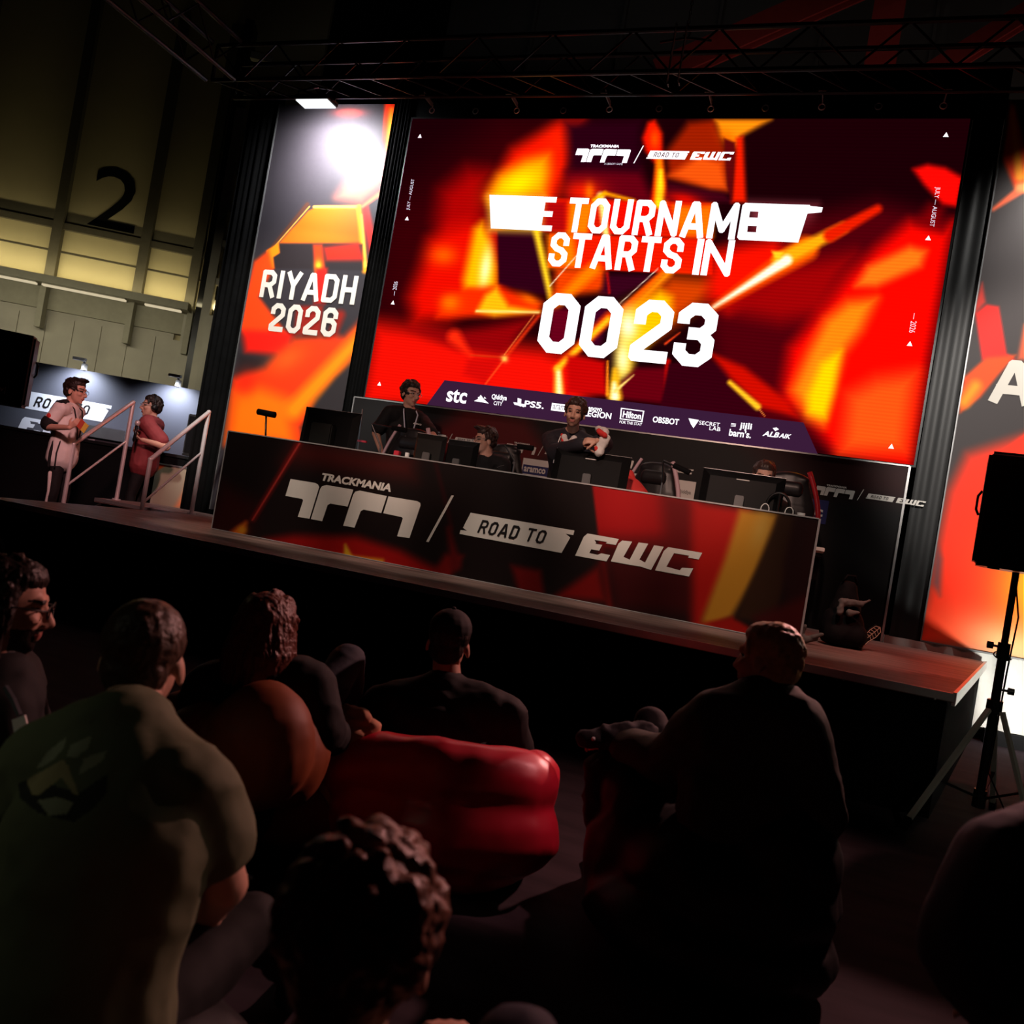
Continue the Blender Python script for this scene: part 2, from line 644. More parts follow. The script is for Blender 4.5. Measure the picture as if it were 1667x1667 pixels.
MARK = [d1(p) for p in (
    [(130, 165), (350, 201), (378, 215), (388, 240), (300, 525), (195, 508), (243, 360), (236, 346), (83, 318)],
    [(455, 220), (697, 262), (645, 415), (490, 388), (465, 400), (415, 547), (313, 528), (398, 255), (415, 230)],
    [(755, 270), (1000, 320), (950, 473), (790, 443), (765, 455), (708, 605), (605, 588), (697, 305), (715, 280)],
    [(1015, 323), (1275, 366), (1302, 382), (1305, 405), (1205, 700), (1093, 683), (1145, 522), (1135, 510), (968, 475)],
    [(1585, 312), (1607, 316), (1378, 736), (1355, 733)])]
MARK += [d2(p) for p in (
    [(105, 98), (775, 213), (768, 242), (718, 234), (748, 258), (692, 358), (32, 235), (40, 210), (82, 215), (55, 195)],
    [(835, 253), (860, 232), (1062, 268), (1042, 306), (978, 296), (985, 287), (905, 273), (915, 293), (895, 312), (870, 360), (780, 375)],
    [(893, 296), (955, 306), (935, 343), (872, 332)],
    [(780, 375), (868, 358), (925, 370), (948, 360), (1005, 372), (982, 412)],
    [(1060, 297), (1085, 277), (1148, 285), (1092, 383), (1140, 405), (1130, 434), (1010, 412)],
    [(1190, 290), (1252, 298), (1195, 400), (1250, 430), (1240, 452), (1130, 434), (1130, 405)],
    [(1290, 308), (1352, 318), (1270, 467), (1215, 450)],
    [(1352, 345), (1380, 320), (1600, 357), (1578, 400), (1510, 388), (1515, 375), (1418, 359), (1368, 448), (1296, 470)],
    [(1296, 470), (1368, 446), (1455, 470), (1470, 453), (1542, 458), (1515, 510)])]
MC = FD.px(717, 845)
MARK = [[p - MC for p in pl] for pl in MARK]
TM0, TM1 = FD.px(523, 783) - MC, FD.px(636, 802) - MC
TMH = FD.px(523, 770)[1] - FD.px(523, 783)[1]
RT0, RT1 = FD.px(777, 867) - MC, FD.px(891, 888) - MC
RTH = FD.px(785, 846)[1] - FD.px(777, 867)[1]


def mark(fr, cx, cy, s, mlight, mdark, parent, e=0.004, name='event_logo', dark=True, only=None):
    polys = [[(cx + p[0] * s, cy + p[1] * s) for p in pl] for i, pl in enumerate(MARK) if only is None or i in only]
    mb = MB()
    for i, p in enumerate(polys):
        mb.add([fr.P(a, b, e + i * .00012) for a, b in p], [tuple(range(len(p)))])
    if only is None or 0 in only:
        font_add(mb, fr, 'TRACKMANIA', cx + (TM0[0] + TM1[0]) / 2 * s, cy + (TM0[1] + TMH * .55) * s, (TM1[0] - TM0[0]) * s, TMH * s, 0, 0.045, 0.15, e)
    o = mb.build(name, mlight, parent)
    if dark and (only is None or 5 in only):
        xa, xb = cx + RT0[0] * s, cx + (RT1[0] - .04) * s
        flat('phrase_lettering', fr, stroke_polys('ROAD', xa, cy + RT0[1] * s, xa + (xb - xa) * .6, RTH * s, RTH * s * .16, 0.25), mdark, parent, e + 0.003)
        flat('phrase_lettering', fr, stroke_polys('TO', xa + (xb - xa) * .72, cy + RT0[1] * s, xb, RTH * s, RTH * s * .16, 0.25), mdark, parent, e + 0.003)
    return o

# ================================================================== the hall
def carpet():
    m = bpy.data.materials.new('carpet')
    m.use_nodes = True
    nt = m.node_tree
    b = nt.nodes['Principled BSDF']
    b.inputs['Roughness'].default_value = 0.9
    b.inputs['Specular IOR Level'].default_value = 0.1
    tc = nt.nodes.new('ShaderNodeTexCoord')
    n1 = nt.nodes.new('ShaderNodeTexNoise')
    n1.inputs['Scale'].default_value = 2.2
    n1.inputs['Detail'].default_value = 8
    mp = nt.nodes.new('ShaderNodeMapping')
    mp.inputs['Rotation'].default_value = (0, 0, 0.3)
    mp.inputs['Scale'].default_value = (1, 3.5, 1)
    rp = nt.nodes.new('ShaderNodeValToRGB')
    rp.color_ramp.elements[0].position, rp.color_ramp.elements[1].position = 0.3, 0.75
    rp.color_ramp.elements[0].color = (0.018, 0.013, 0.017, 1)
    rp.color_ramp.elements[1].color = (0.042, 0.031, 0.038, 1)
    nt.links.new(tc.outputs['Object'], mp.inputs[0])
    nt.links.new(mp.outputs[0], n1.inputs['Vector'])
    nt.links.new(n1.outputs['Fac'], rp.inputs[0])
    nt.links.new(rp.outputs[0], b.inputs['Base Color'])
    return m


MB().box((-30, -4, -0.1), (12, 32, 0)).build('floor', carpet()).__setitem__('kind', 'structure')
CEIL = mat('dark_roof', (0.012, 0.012, 0.013), 0.9, var=0.3)
o = MB().box((-30, -4, 13), (12, 32, 13.2)).build('ceiling', CEIL)
tag(o, kind='structure')
BACKW = mat('grey_cladding', (0.10, 0.092, 0.085), 0.8, var=0.2, scale=1.5)
mb = MB().box((-9.5, 17.0, 0), (12, 17.2, 13))
for i in range(11):
    mb.box((-9.4 + i * 2.0, 16.9, 0), (-9.34 + i * 2.0, 17.0, 13))
tag(mb.build('wall_back', BACKW), kind='structure')
area('back_wall_fill', (0.5, 13.0, 7.5), (0.5, 17.0, 10.5), 14, (1.0, 0.8, 0.72), 7, 0.6)  # unseen area light, added so the back wall shows dimly
REDSTEEL = mat('red_steel', (0.34, 0.035, 0.03), 0.5, var=0.2)
for k, (lab, a, b, w) in enumerate((
        ('dark red roof beam rising behind the middle of the screen', (-3.6, 13.6, 9.0), (3.6, 14.6, 13.0), 0.42),
        ('dark red upright behind the chain hoist', (-0.2, 15.2, 8.0), (-0.2, 15.2, 13.0), 0.5),
        ('dark red diagonal brace above the right half of the truss', (0.4, 13.4, 8.7), (4.6, 13.6, 12.0), 0.28),
        ('dark red upright in the upper right corner', (3.6, 15.4, 8.0), (3.6, 15.4, 13.0), 0.4))):
    r = MB()
    r.bar(a, b, w, 0.04, up=(0, 1, 0)).bar(Vector(a) + Vector((0, 0.18, 0)), Vector(b) + Vector((0, 0.18, 0)), w, 0.04, up=(0, 1, 0))
    r.bar(Vector(a) + Vector((0, 0.09, 0)), Vector(b) + Vector((0, 0.09, 0)), 0.04, 0.18, up=(0, 1, 0))
    tag(r.build('steel_beam', REDSTEEL), lab, 'beam')

# ---- far left wall with the numbered sliding door
WD = np.array((math.cos(math.radians(28)), math.sin(math.radians(28)), 0))
WN = np.array((WD[1], -WD[0], 0))
WP = at(160, 460, 18.5)
WP[2] = 0
FW = Frame(WP, WD, (0, 0, 1), WN)


def wbox(mb, xa, xb, za, zb, d0, d1):
    """A box standing on the far wall: along it, up it, and d0..d1 out of it."""
    P = [FW.P(x, z, d) for d in (d0, d1) for x, z in ((xa, za), (xb, za), (xb, zb), (xa, zb))]
    return mb.add(P, [(3, 2, 1, 0), (4, 5, 6, 7), (0, 1, 5, 4), (1, 2, 6, 5), (2, 3, 7, 6), (3, 0, 4, 7)])


def wp(x, y): return FW.px(x, y)


BEIGE = mat('beige_panel', (0.42, 0.36, 0.20), 0.75, var=0.14, scale=0.9)
BOARD = mat('pale_boards', (0.40, 0.37, 0.29), 0.75, var=0.25, scale=1.6)
POSTM = mat('dark_post', (0.085, 0.075, 0.05), 0.6, var=0.2)
ZL = wp(160, 474)[1]
ZR = wp(160, 381)[1]
xl, xr = -9.0, wp(324, 480)[0]
tag(wbox(MB(), xl, wp(460, 480)[0], 0, 13, -0.3, 0).build('wall_left', BEIGE), kind='structure')
mb = MB()
for x in (wp(100, 360)[0], wp(241, 390)[0], wp(325, 410)[0], wp(100, 360)[0] - 2.0, wp(100, 360)[0] - 4.0):
    wbox(mb, x - .10, x + .10, ZL, 11, 0, 0.16)
wbox(mb, xl, xr, ZR - .07, ZR + .07, 0, 0.1)
for dz in (0.55, 1.25):
    wbox(mb, xl, xr, ZR - dz - .012, ZR - dz + .012, 0, 0.02)
tag(mb.build('trim_1', POSTM), kind='structure')
# ledge with a fluorescent strip below it, then the lower boards
LEDGE = mat('ledge_paint', (0.30, 0.28, 0.2), 0.6, var=0.15)
mb = MB()
wbox(mb, xl, xr, ZL - .16, ZL, 0.0, 0.75)
wbox(mb, xl, xr, ZL - .62, ZL - .16, 0.0, 0.2)
for x in (wp(82, 480)[0], wp(223, 500)[0], wp(316, 520)[0]):
    wbox(mb, x - .06, x + .06, ZL - 1.05, ZL - .1, 0.2, 0.42)
tag(mb.build('trim_2', LEDGE), kind='structure')
tube = glow('tube_light', (1.0, 0.84, 0.55), 0.62)
spots = ((0, 82), (92, 222), (253, 309))
for k, (xa, xb) in enumerate(spots):
    a, b = wp(xa, 448 + xa * .18)[0], wp(xb, 448 + xb * .18)[0]
    root = empty('strip_light', FW.P((a + b) / 2, ZL - .2, .7), ('long strip light under the hall ledge at the photo edge', 'strip light under the ledge below the black numeral', 'shortest strip light under the ledge, nearest the banner')[k], 'light', 'strip lights under the hall ledge')
    for nm, mm, lo, hi in (('diffuser', tube, ZL - .225, ZL - .19), ('housing', LEDGE, ZL - .19, ZL - .165)):
        m_ = wbox(MB(), a, b, lo, hi, 0.62, 0.74)
        m_.v = [tuple(Vector(p) - root.location) for p in m_.v]
        m_.build(nm, mm, root)
mb = MB()
wbox(mb, xl, xr - .35, 0, ZL - .62, 0.0, 0.1)
w_ = wp(100, 540)[0]
for i in range(-8, 9):
    x = w_ + i * 0.56
    if x < xr - .4:
        wbox(mb, x - .27, x + .27, 0, ZL - .75, 0.1, 0.125)
tag(mb.build('door_1', BOARD), kind='structure')
mb = MB()
xa = wp(337, 560)[0]
wbox(mb, wp(309, 540)[0] - .1, wp(321, 540)[0], 0, ZL - .2, 0, .3)
tag(mb.build('trim_3', BOARD), kind='structure')
mb = MB()
wbox(mb, wp(332, 480)[0], wp(346, 480)[0], 0, 11, 0, .5)
tag(mb.build('trim_4', BLACKM), kind='structure')
# lattice tower and pale block beside the banner
mb = MB()
x0, x1 = wp(352, 480)[0], wp(388, 480)[0]
for x in (x0, x1):
    wbox(mb, x - .09, x + .09, 0, 9, .5, .7)
for i in range(9):
    z = wp(370, 475)[1] - 1.6 + i * 0.82
    wbox(mb, x0, x1, z - .07, z + .07, .52, .68)
    if i % 2:
        wbox(mb, x0 + .1, x1 - .1, z + .12, z + .45, .3, .5)
tag(mb.build('lattice_column', BOARD), 'pale ladder-like steel column on the hall wall beside the tall banner', 'column')
mb = MB()
wbox(mb, wp(344, 600)[0], wp(395, 600)[0], 0, wp(360, 532)[1], .75, 1.2)
wbox(mb, wp(366, 600)[0] - .02, wp(366, 600)[0] + .02, 0, wp(360, 532)[1], 1.2, 1.23)
tag(mb.build('duct_casing', BOARD), 'pale boxed-in casing at the foot of the ladder-like column', 'casing')
# numeral
mb = MB()
p0, p1 = wp(182, 325), None
font_add(mb, FW, '2', p0[0] + .08, p0[1] + .02, wp(216, 372)[0] - wp(147, 365)[0] + .1, wp(190, 275)[1] - wp(180, 373)[1], 0, 0.0, 0, 0.012)
o = mb.build('numeral', BLACK)
tag(o, 'large black numeral 2 painted on the beige hall door', 'number')
# lights that wash this wall: one lying on the ledge, one unseen out in front
c = FW.P((xl + xr) / 2 + 2.3, ZL + .04, 0.55)
area('ledge_wash', c, FW.P((xl + xr) / 2 + 2.3, ZL + 0.4, 0.0), 44, (1.0, 0.86, 0.5), 8.5, 0.1, 150)
area('door_wash', FW.P(-0.5, 4.0, 3.2), FW.P(-0.2, 2.9, 0.0), 36, (1.0, 0.92, 0.7), 6, 0.3, 120)

# ================================================================== stage
def plank_mat():
    m = bpy.data.materials.new('stage_floor')
    m.use_nodes = True
    nt = m.node_tree
    b = nt.nodes['Principled BSDF']
    b.inputs['Roughness'].default_value = 0.5
    b.inputs['Specular IOR Level'].default_value = 0.25
    tc = nt.nodes.new('ShaderNodeTexCoord')
    mp = nt.nodes.new('ShaderNodeMapping')
    mp.inputs['Scale'].default_value = (0.5, 7, 1)
    n1 = nt.nodes.new('ShaderNodeTexNoise')
    n1.inputs['Scale'].default_value = 2.0
    n1.inputs['Detail'].default_value = 7
    rp = nt.nodes.new('ShaderNodeValToRGB')
    rp.color_ramp.elements[0].position, rp.color_ramp.elements[1].position = 0.3, 0.7
    rp.color_ramp.elements[0].color = (0.11, 0.065, 0.055, 1)
    rp.color_ramp.elements[1].color = (0.27, 0.17, 0.145, 1)
    nt.links.new(tc.outputs['Object'], mp.inputs[0])
    nt.links.new(mp.outputs[0], n1.inputs['Vector'])
    nt.links.new(n1.outputs['Fac'], rp.inputs[0])
    nt.links.new(rp.outputs[0], b.inputs['Base Color'])
    return m


stage = empty('stage', (-3, 7, 0), 'low black-skirted stage with a brown plank floor and pale metal edge', 'stage')
SO = Vector((-3, 7, 0))


def rel(mb, o=SO):
    mb.v = [tuple(Vector(p) - Vector(o)) for p in mb.v]
    return mb


MATS_DECK = plank_mat()
OUT = [(-6.64, 5.37), (0.865, 5.37), (1.62, 8.78), (-6.74, 8.78)]
rel(MB().prism(OUT, ST - .05, ST)).build("deck", MATS_DECK, stage)
IN = [(-6.60, 5.41), (0.84, 5.41), (1.585, 8.76), (-6.70, 8.76)]
rel(MB().prism(IN, 0, ST - .05)).build('skirt', DRAPE, stage)
mb = MB()
for a, b in zip(OUT[:2] + OUT[3:], OUT[1:3] + OUT[:1]):
    mb.bar((*a, ST - .022), (*b, ST - .022), .014, .046)
mb.bar((*OUT[1], ST - .03), (*OUT[2], ST - .03), .02, .075)
rel(mb).build('edge_trim', ALU, stage)
for x, y in ((920, 1010), (1373, 1107), (1522, 1138)):
    rel(MB().add(*prim_geo(cap(onY(x, y, 5.36), (.007, .006, .007))))).build('edge_bolt', ALU, stage)
LD = [(-7.92, 7.82), (-6.76, 7.82), (-6.76, 8.8), (-7.92, 8.8)]
ld = empty('landing', (-7.3, 8.4, 0), 'black-sided landing at stage height behind the handrails', 'landing')
LO = Vector((-7.3, 8.4, 0))
rel(MB().prism(LD, ST - .05, ST), LO).build('deck', MATS_DECK, ld)
rel(MB().prism([(-7.88, 7.85), (-6.8, 7.85), (-6.8, 8.76), (-7.88, 8.76)], 0, ST - .05), LO).build('skirt', DRAPE, ld)
mb = MB()
mb.bar((-7.92, 7.82, ST - .02), (-6.76, 7.82, ST - .02), .014, .04)
rel(mb, LO).build('edge_trim', ALU, ld)
st = empty('stairs', (-7.3, 7.2, 0), 'black steps between the two handrails, leading up to the landing', 'stairs')
for i in range(3):
    y1 = 7.79 - i * .3
    z = ST - .18 * (i + 1)
    rel(MB().box((-7.78, y1 - .3, z - .05), (-6.86, y1, z)), Vector((-7.3, 7.2, 0))).build('tread', BLACKP, st)
for x in (-7.81, -6.86):
    mb = MB()
    mb.add([(x, 6.85, 0), (x, 7.79, 0), (x, 7.79, ST - .05), (x, 6.85, .12), (x + .03, 6.85, 0), (x + .03, 7.79, 0), (x + .03, 7.79, ST - .05), (x + .03, 6.85, .12)],
           [(0, 1, 2, 3), (7, 6, 5, 4), (0, 4, 5, 1), (1, 5, 6, 2), (2, 6, 7, 3), (3, 7, 4, 0)])
    rel(mb, (-7.3, 7.2, 0)).build('stringer', BLACKM, st)
# backstage riser where the two hosts stand
tag(MB().box((-9.1, 6.7, 0), (-7.97, 9.2, .26)).build('riser', BLACK), 'low black riser behind the handrails, under the two hosts', 'platform')


def handrail(tl, tr, X, label, zb):
    a, b = Vector(onY(*tl, 1)), None
    ra, rb = ray(*tl), ray(*tr)
    pa = Vector(EYE + ra * (X / ra[0]))
    pb = Vector(EYE + rb * (X / rb[0]))
    root = empty('handrail', (X, pa.y, 0), label, 'handrail', 'stair handrails')
    O = Vector((X, pa.y, 0))
    r = .024
    for nm, pts, rad in (('post', [(X, pa.y, zb[0]), pa], r), ('post', [(X, pb.y, zb[1]), pb], r), ('top_rail', [pa, pb], r), ('mid_rail', [pa - Vector((0, 0, .47)), pb - Vector((0, 0, .47))], .013)):
        rel(MB().tube(pts, rad, 12), O).build(nm, STEEL, root, smooth=False)
    for p in (pa, pb):
        rel(MB().add(*prim_geo(cap(p, (r * 1.08,) * 3))), O).build('elbow', STEEL, root, smooth=True)
    for p, z in ((pa, zb[0]), (pb, zb[1])):
        rel(MB().tube([(X, p.y, z), (X, p.y, z + .015)], .05, 12), O).build('foot_plate', STEEL, root)
    return pa, pb

RAIL2 = handrail((245, 748), (340, 671), -6.745, 'nearer steel handrail with two posts, beside the stage edge', (ST - .54, ST))
RAIL1 = handrail((120, 723), (217, 655), -7.86, 'farther steel handrail with two posts, in front of the host in white', (ST - .54, ST))

# ================================================================== screen wall
FS = yframe(YS)
SX0, SX1 = float(onY(594, 646, YS)[0]), float(onY(1580, 193, YS)[0])
SZ0, SZ1 = float(onY(594, 646, YS)[2]), float(onY(1580, 193, YS)[2])
screen = empty('led_screen', (0, 0, 0), 'huge red and orange LED screen with countdown 00 23 above the stage', 'screen')


def A_(*q): return [(560 + .36 * x, 160 + .36 * y) for x, y in q]
def B_(*q): return [(1067 + .36 * x, 160 + .36 * y) for x, y in q]
def pA(pts, col, soft, al=1): return ('p', A_(*pts), col, soft * (.5 if soft > 11 else .36), al)
def pB(pts, col, soft, al=1): return ('p', B_(*pts), col, soft * (.52 if soft > 11 else .36), al)
def lA(a, b, col, soft, al=1): return ('l', (560 + .36 * a[0], 160 + .36 * a[1], .36 * a[2]), (560 + .36 * b[0], 160 + .36 * b[1], .36 * b[2]), col, soft * .36, al)
def lB(a, b, col, soft, al=1): return ('l', (1067 + .36 * a[0], 160 + .36 * a[1], .36 * a[2]), (1067 + .36 * b[0], 160 + .36 * b[1], .36 * b[2]), col, soft * .36, al)
def bA(x, y, rx, ry, rot, col, al=1): return ('b', 560 + .36 * x, 160 + .36 * y, .36 * rx, .36 * ry, rot, col, al)
def bB(x, y, rx, ry, rot, col, al=1): return ('b', 1067 + .36 * x, 160 + .36 * y, .36 * rx, .36 * ry, rot, col, al)


ART = [
    # dull reds of the left and lower left
    pA([(130, 560), (700, 100), (1050, 90), (1000, 600), (900, 1000), (120, 1100)], (70, 0, 4), 120, .6),
    pA([(60, 1400), (130, 1010), (330, 1040), (520, 1090), (900, 1130), (1100, 1200), (1100, 1420)], (236, 14, 4), 55),
    pA([(300, 1040), (520, 1060), (860, 990), (720, 1165), (520, 1130)], (140, 2, 6), 30),
    pA([(560, 1175), (720, 1175), (640, 1295), (540, 1250)], (190, 6, 6), 18, .7),
    # flame body on the left
    pA([(640, 440), (760, 230), (900, 150), (980, 100), (1085, 96), (1010, 330), (950, 470), (700, 490)], (236, 18, 0), 34),
    pA([(440, 420), (560, 320), (650, 330), (640, 560), (560, 600), (450, 640), (420, 560)], (165, 2, 2), 55),
    pA([(385, 640), (470, 590), (560, 560), (700, 600), (700, 860), (470, 1000), (320, 1010), (295, 900), (350, 760)], (226, 10, 0), 45),
    bA(450, 710, 60, 45, 0, (255, 85, 0), .95),
    pA([(650, 450), (700, 350), (820, 280), (930, 250), (915, 440), (660, 470)], (255, 150, 0), 34),
    bA(790, 385, 110, 55, -25, (255, 225, 0), .95),
    bA(970, 200, 60, 60, 0, (240, 30, 0), .8),
    pA([(545, 865), (540, 820), (590, 590), (625, 560), (660, 640), (690, 760), (690, 850), (640, 880)], (255, 180, 0), 24),
    bA(640, 770, 26, 90, 8, (255, 250, 160), 1),
    pA([(695, 600), (870, 600), (930, 890), (860, 880), (700, 840)], (44, 0, 18), 8),
    pA([(1000, 330), (1100, 300), (1340, 320), (1400, 470), (1010, 470)], (95, 0, 14), 25),
    bA(1080, 420, 90, 50, 0, (240, 25, 0), .9), bA(1110, 425, 22, 40, 0, (255, 120, 0), .8),
    pA([(1000, 110), (1340, 100), (1340, 330), (1020, 320)], (38, 0, 14), 30),
    # lower swirl
    pA([(420, 990), (450, 900), (560, 860), (700, 850), (890, 925), (885, 970), (650, 985)], (244, 40, 0), 20),
    pA([(600, 965), (640, 890), (690, 855), (745, 940), (885, 965), (680, 985)], (255, 180, 10), 16),
    bA(480, 925, 45, 40, 0, (255, 110, 0), .9), bA(840, 910, 50, 22, 25, (255, 110, 0), .8),
    lA((600, 962, 8), (880, 968, 6), (255, 240, 150), 6),
    lA((735, 1165, 16), (880, 985, 10), (225, 45, 10), 8), lA((725, 1160, 3), (860, 980, 3), (255, 140, 60), 3),
    lA((725, 1180, 5), (640, 1292, 4), (255, 90, 30), 5), lA((500, 1080, 60), (570, 1160, 10), (255, 40, 10), 20),
    lA((575, 1162, 5), (730, 1172, 6), (210, 60, 15), 5), bA(726, 1178, 16, 14, 40, (255, 200, 80)),
    # middle, behind the words
    pA([(650, 445), (1667, 470), (1667, 640), (880, 600)], (216, 20, 0), 8),
    pA([(880, 470), (1000, 470), (1000, 610), (880, 595)], (170, 6, 8), 12),
    pA([(1020, 470), (1130, 470), (1100, 615), (1010, 610)], (255, 120, 0), 14),
    lA((1160, 440, 30), (1190, 640, 30), (255, 225, 120), 10), lA((1130, 460, 16), (1180, 430, 16), (255, 180, 0), 8), lA((1180, 430, 16), (1310, 462, 12), (255, 160, 0), 8),
    pA([(1190, 470), (1390, 470), (1400, 620), (1200, 610)], (235, 10, 0), 10), pA([(1480, 480), (1667, 480), (1667, 625), (1520, 625)], (245, 110, 0), 18),
    pA([(655, 445), (900, 450), (890, 602), (660, 596)], (255, 205, 60), 26), pA([(1840, 470), (2140, 480), (2110, 650), (1840, 635)], (150, 60, 70), 30, .8),
    pA([(930, 610), (1667, 640), (1667, 800), (920, 765)], (232, 22, 0), 5),
    pA([(920, 620), (1040, 610), (1060, 770), (920, 765)], (255, 120, 0), 22),
    lA((870, 600, 30), (935, 900, 26), (255, 205, 30), 12),
    pA([(960, 770), (1180, 770), (1190, 870), (940, 900)], (230, 60, 0), 20), lA((1130, 770, 60), (940, 950, 40), (255, 120, 0), 18),
    lA((1080, 680, 4), (930, 850, 4), (255, 230, 190), 2),
    pA([(1180, 800), (1440, 800), (1230, 900), (1160, 880)], (52, 2, 22), 16), lA((1190, 790, 8), (1200, 880, 8), (200, 10, 10), 6),
    lA((1450, 780, 26), (1240, 975, 30), (238, 80, 0), 8), lA((1470, 790, 30), (1250, 1000, 36), (255, 165, 10), 14), lA((1420, 770, 3), (1245, 930, 3), (255, 240, 210), 2),
    pA([(1250, 960), (1480, 800), (1760, 820), (1660, 900), (1440, 1060), (1290, 1130)], (236, 70, 0), 45, .85),
    pA([(1250, 980), (1430, 870), (1480, 900), (1480, 1000), (1310, 1180), (1300, 1240), (1225, 1290)], (255, 190, 0), 26),
    bA(1285, 1030, 45, 70, 0, (255, 250, 200)), bA(1262, 1180, 34, 80, 0, (255, 245, 170)),
    pA([(940, 950), (1060, 950), (1030, 1120), (920, 1110)], (96, 0, 22), 16), pA([(1090, 960), (1200, 940), (1160, 1120), (1060, 1130)], (62, 2, 30), 16),
    lA((1200, 990, 46), (960, 1225, 34), (255, 60, 0), 14), lA((1195, 1000, 26), (965, 1222, 24), (255, 185, 20), 10),
    lA((968, 1225, 30), (972, 1345, 46), (255, 190, 40), 12), lA((970, 1240, 14), (974, 1345, 22), (255, 245, 190), 10),
    pA([(1010, 1160), (1180, 1190), (1190, 1345), (1010, 1330)], (190, 4, 4), 14),
    pA([(1250, 1290), (1320, 1220), (1600, 1215), (1640, 1400), (1250, 1360)], (96, 0, 12), 14), lA((1465, 1190, 22), (1455, 1390, 22), (200, 8, 4), 8),
    lA((1192, 1190, 8), (1190, 1340, 14), (255, 130, 20), 4), lA((1225, 1230, 20), (1225, 1350, 64), (255, 180, 20), 12), lA((1222, 1290, 14), (1225, 1350, 36), (255, 248, 200), 10),
    lA((1310, 1252, 4), (1225, 1325, 16), (255, 215, 110), 4),
    # top, the upright flame and the torn orange plates
    pA([(1350, 180), (1375, 110), (1405, 98), (1438, 160), (1442, 300), (1475, 480), (1385, 480), (1412, 300), (1365, 240)], (240, 18, 0), 12),
    bA(1405, 185, 22, 45, 0, (255, 75, 0), .9), lA((1425, 260, 26), (1430, 470, 60), (255, 130, 0), 12), lA((1432, 330, 16), (1428, 475, 40), (255, 225, 20), 10),
    pB([(50, 240), (150, 110), (270, 95), (330, 270), (320, 420), (60, 360)], (150, 26, 0), 20), pB([(60, 350), (200, 260), (300, 290), (325, 410), (250, 410)], (236, 80, 10), 20),
    pB([(60, 380), (310, 430), (345, 470), (40, 462)], (60, 2, 16), 14), bB(130, 455, 80, 28, 10, (225, 10, 0), .9),
    pB([(270, 95), (525, 95), (385, 172), (365, 215), (300, 170)], (255, 140, 10), 14), bB(330, 180, 50, 30, 45, (255, 110, 0), .8),
    pB([(366, 180), (396, 172), (410, 470), (345, 470)], (232, 26, 0), 12), pB([(310, 180), (360, 200), (345, 470), (325, 400)], (90, 6, 8), 8),
    # right hand side
    pB([(360, 620), (600, 560), (1000, 470), (1345, 560), (1155, 1660), (300, 1500), (240, 1000)], (74, 0, 8), 60),
    pB([(250, 690), (540, 640), (640, 740), (330, 960), (240, 900)], (240, 14, 0), 40), pB([(280, 950), (600, 760), (900, 700), (760, 980), (560, 1010)], (150, 2, 4), 50),
    pB([(880, 800), (1000, 680), (1150, 560), (1300, 600), (1345, 560), (1230, 1200), (1155, 1670), (820, 1610), (700, 1450), (580, 1370), (580, 1300), (610, 1130), (760, 960)], (252, 6, 0), 40),
    pB([(1165, 320), (1230, 300), (1310, 315), (1390, 360), (1365, 490), (1300, 480), (1215, 390)], (244, 8, 4), 14), pB([(1240, 480), (1300, 500), (1290, 590), (1180, 560)], (120, 0, 4), 30),
    lB((265, 945, 26), (680, 680, 110), (255, 90, 0), 18), lB((560, 735, 66), (850, 585, 46), (255, 165, 10), 14), lB((790, 620, 60), (1005, 500, 38), (222, 26, 0), 12),
    lB((265, 943, 12), (595, 732, 46), (255, 252, 220), 10), pB([(525, 690), (580, 695), (560, 730), (540, 720)], (255, 200, 30), 8),
    pB([(905, 850), (960, 760), (1150, 670), (1225, 690), (1200, 760), (1000, 850)], (255, 115, 18), 22),
    pB([(770, 1000), (870, 920), (1000, 905), (930, 1050), (850, 1150), (800, 1330), (760, 1480), (690, 1450), (615, 1320), (690, 1150)], (255, 130, 12), 34),
    pB([(750, 1200), (840, 1140), (805, 1330), (770, 1450), (690, 1420), (690, 1340)], (255, 205, 0), 24),
    pB([(870, 1340), (1000, 1270), (1180, 1240), (1130, 1600), (840, 1600)], (255, 95, 20), 50, .85),
    pB([(60, 1200), (240, 1180), (335, 1235), (330, 1290), (480, 1405), (470, 1450), (20, 1400)], (50, 0, 12), 10),
    pB([(245, 1150), (400, 1215), (600, 1370), (640, 1440), (480, 1400), (335, 1260)], (196, 10, 0), 16), lB((336, 1285, 20), (462, 1395, 30), (255, 190, 30), 8), lB((470, 1405, 3), (495, 1440, 3), (255, 140, 60), 2),
    lB((45, 1110, 10), (110, 1060, 4), (230, 60, 20), 4),
]


def led_mat():
    m = artmat('led_display', 1.25)
    nt = m.node_tree
    e = [n for n in nt.nodes if n.type == 'EMISSION'][0]
    tc = nt.nodes.new('ShaderNodeTexCoord')
    w = nt.nodes.new('ShaderNodeTexWave')          # the rows of diodes
    w.bands_direction = 'Z'
    w.inputs['Scale'].default_value = 9.0
    nt.links.new(tc.outputs['Object'], w.inputs['Vector'])
    mr = nt.nodes.new('ShaderNodeMapRange')
    mr.inputs['To Min'].default_value, mr.inputs['To Max'].default_value = 1.1, 1.32
    nt.links.new(w.outputs['Fac'], mr.inputs['Value'])
    nt.links.new(mr.outputs[0], e.inputs[1])
    return m


disp = picture('display', FS, SX0, SX1, SZ0, SZ1, 450, 254, (24, 0, 4), ART, led_mat(), screen, e=.0)
MB().box((SX0 - .02, YS + .004, SZ0 - .02), (SX1 + .02, YS + .12, SZ1 + .02)).build('cabinet', BLACKP, screen)
WHT = glow('led_white', (1.0, 0.97, 1.0), 1.6)
WHD = glow('led_white_dim', (0.92, 0.86, 1.0), 1.0)
PUR = glow('led_purple', L3((58, 28, 57)), 1.0)


def scr(x, y): return FS.px(x, y)


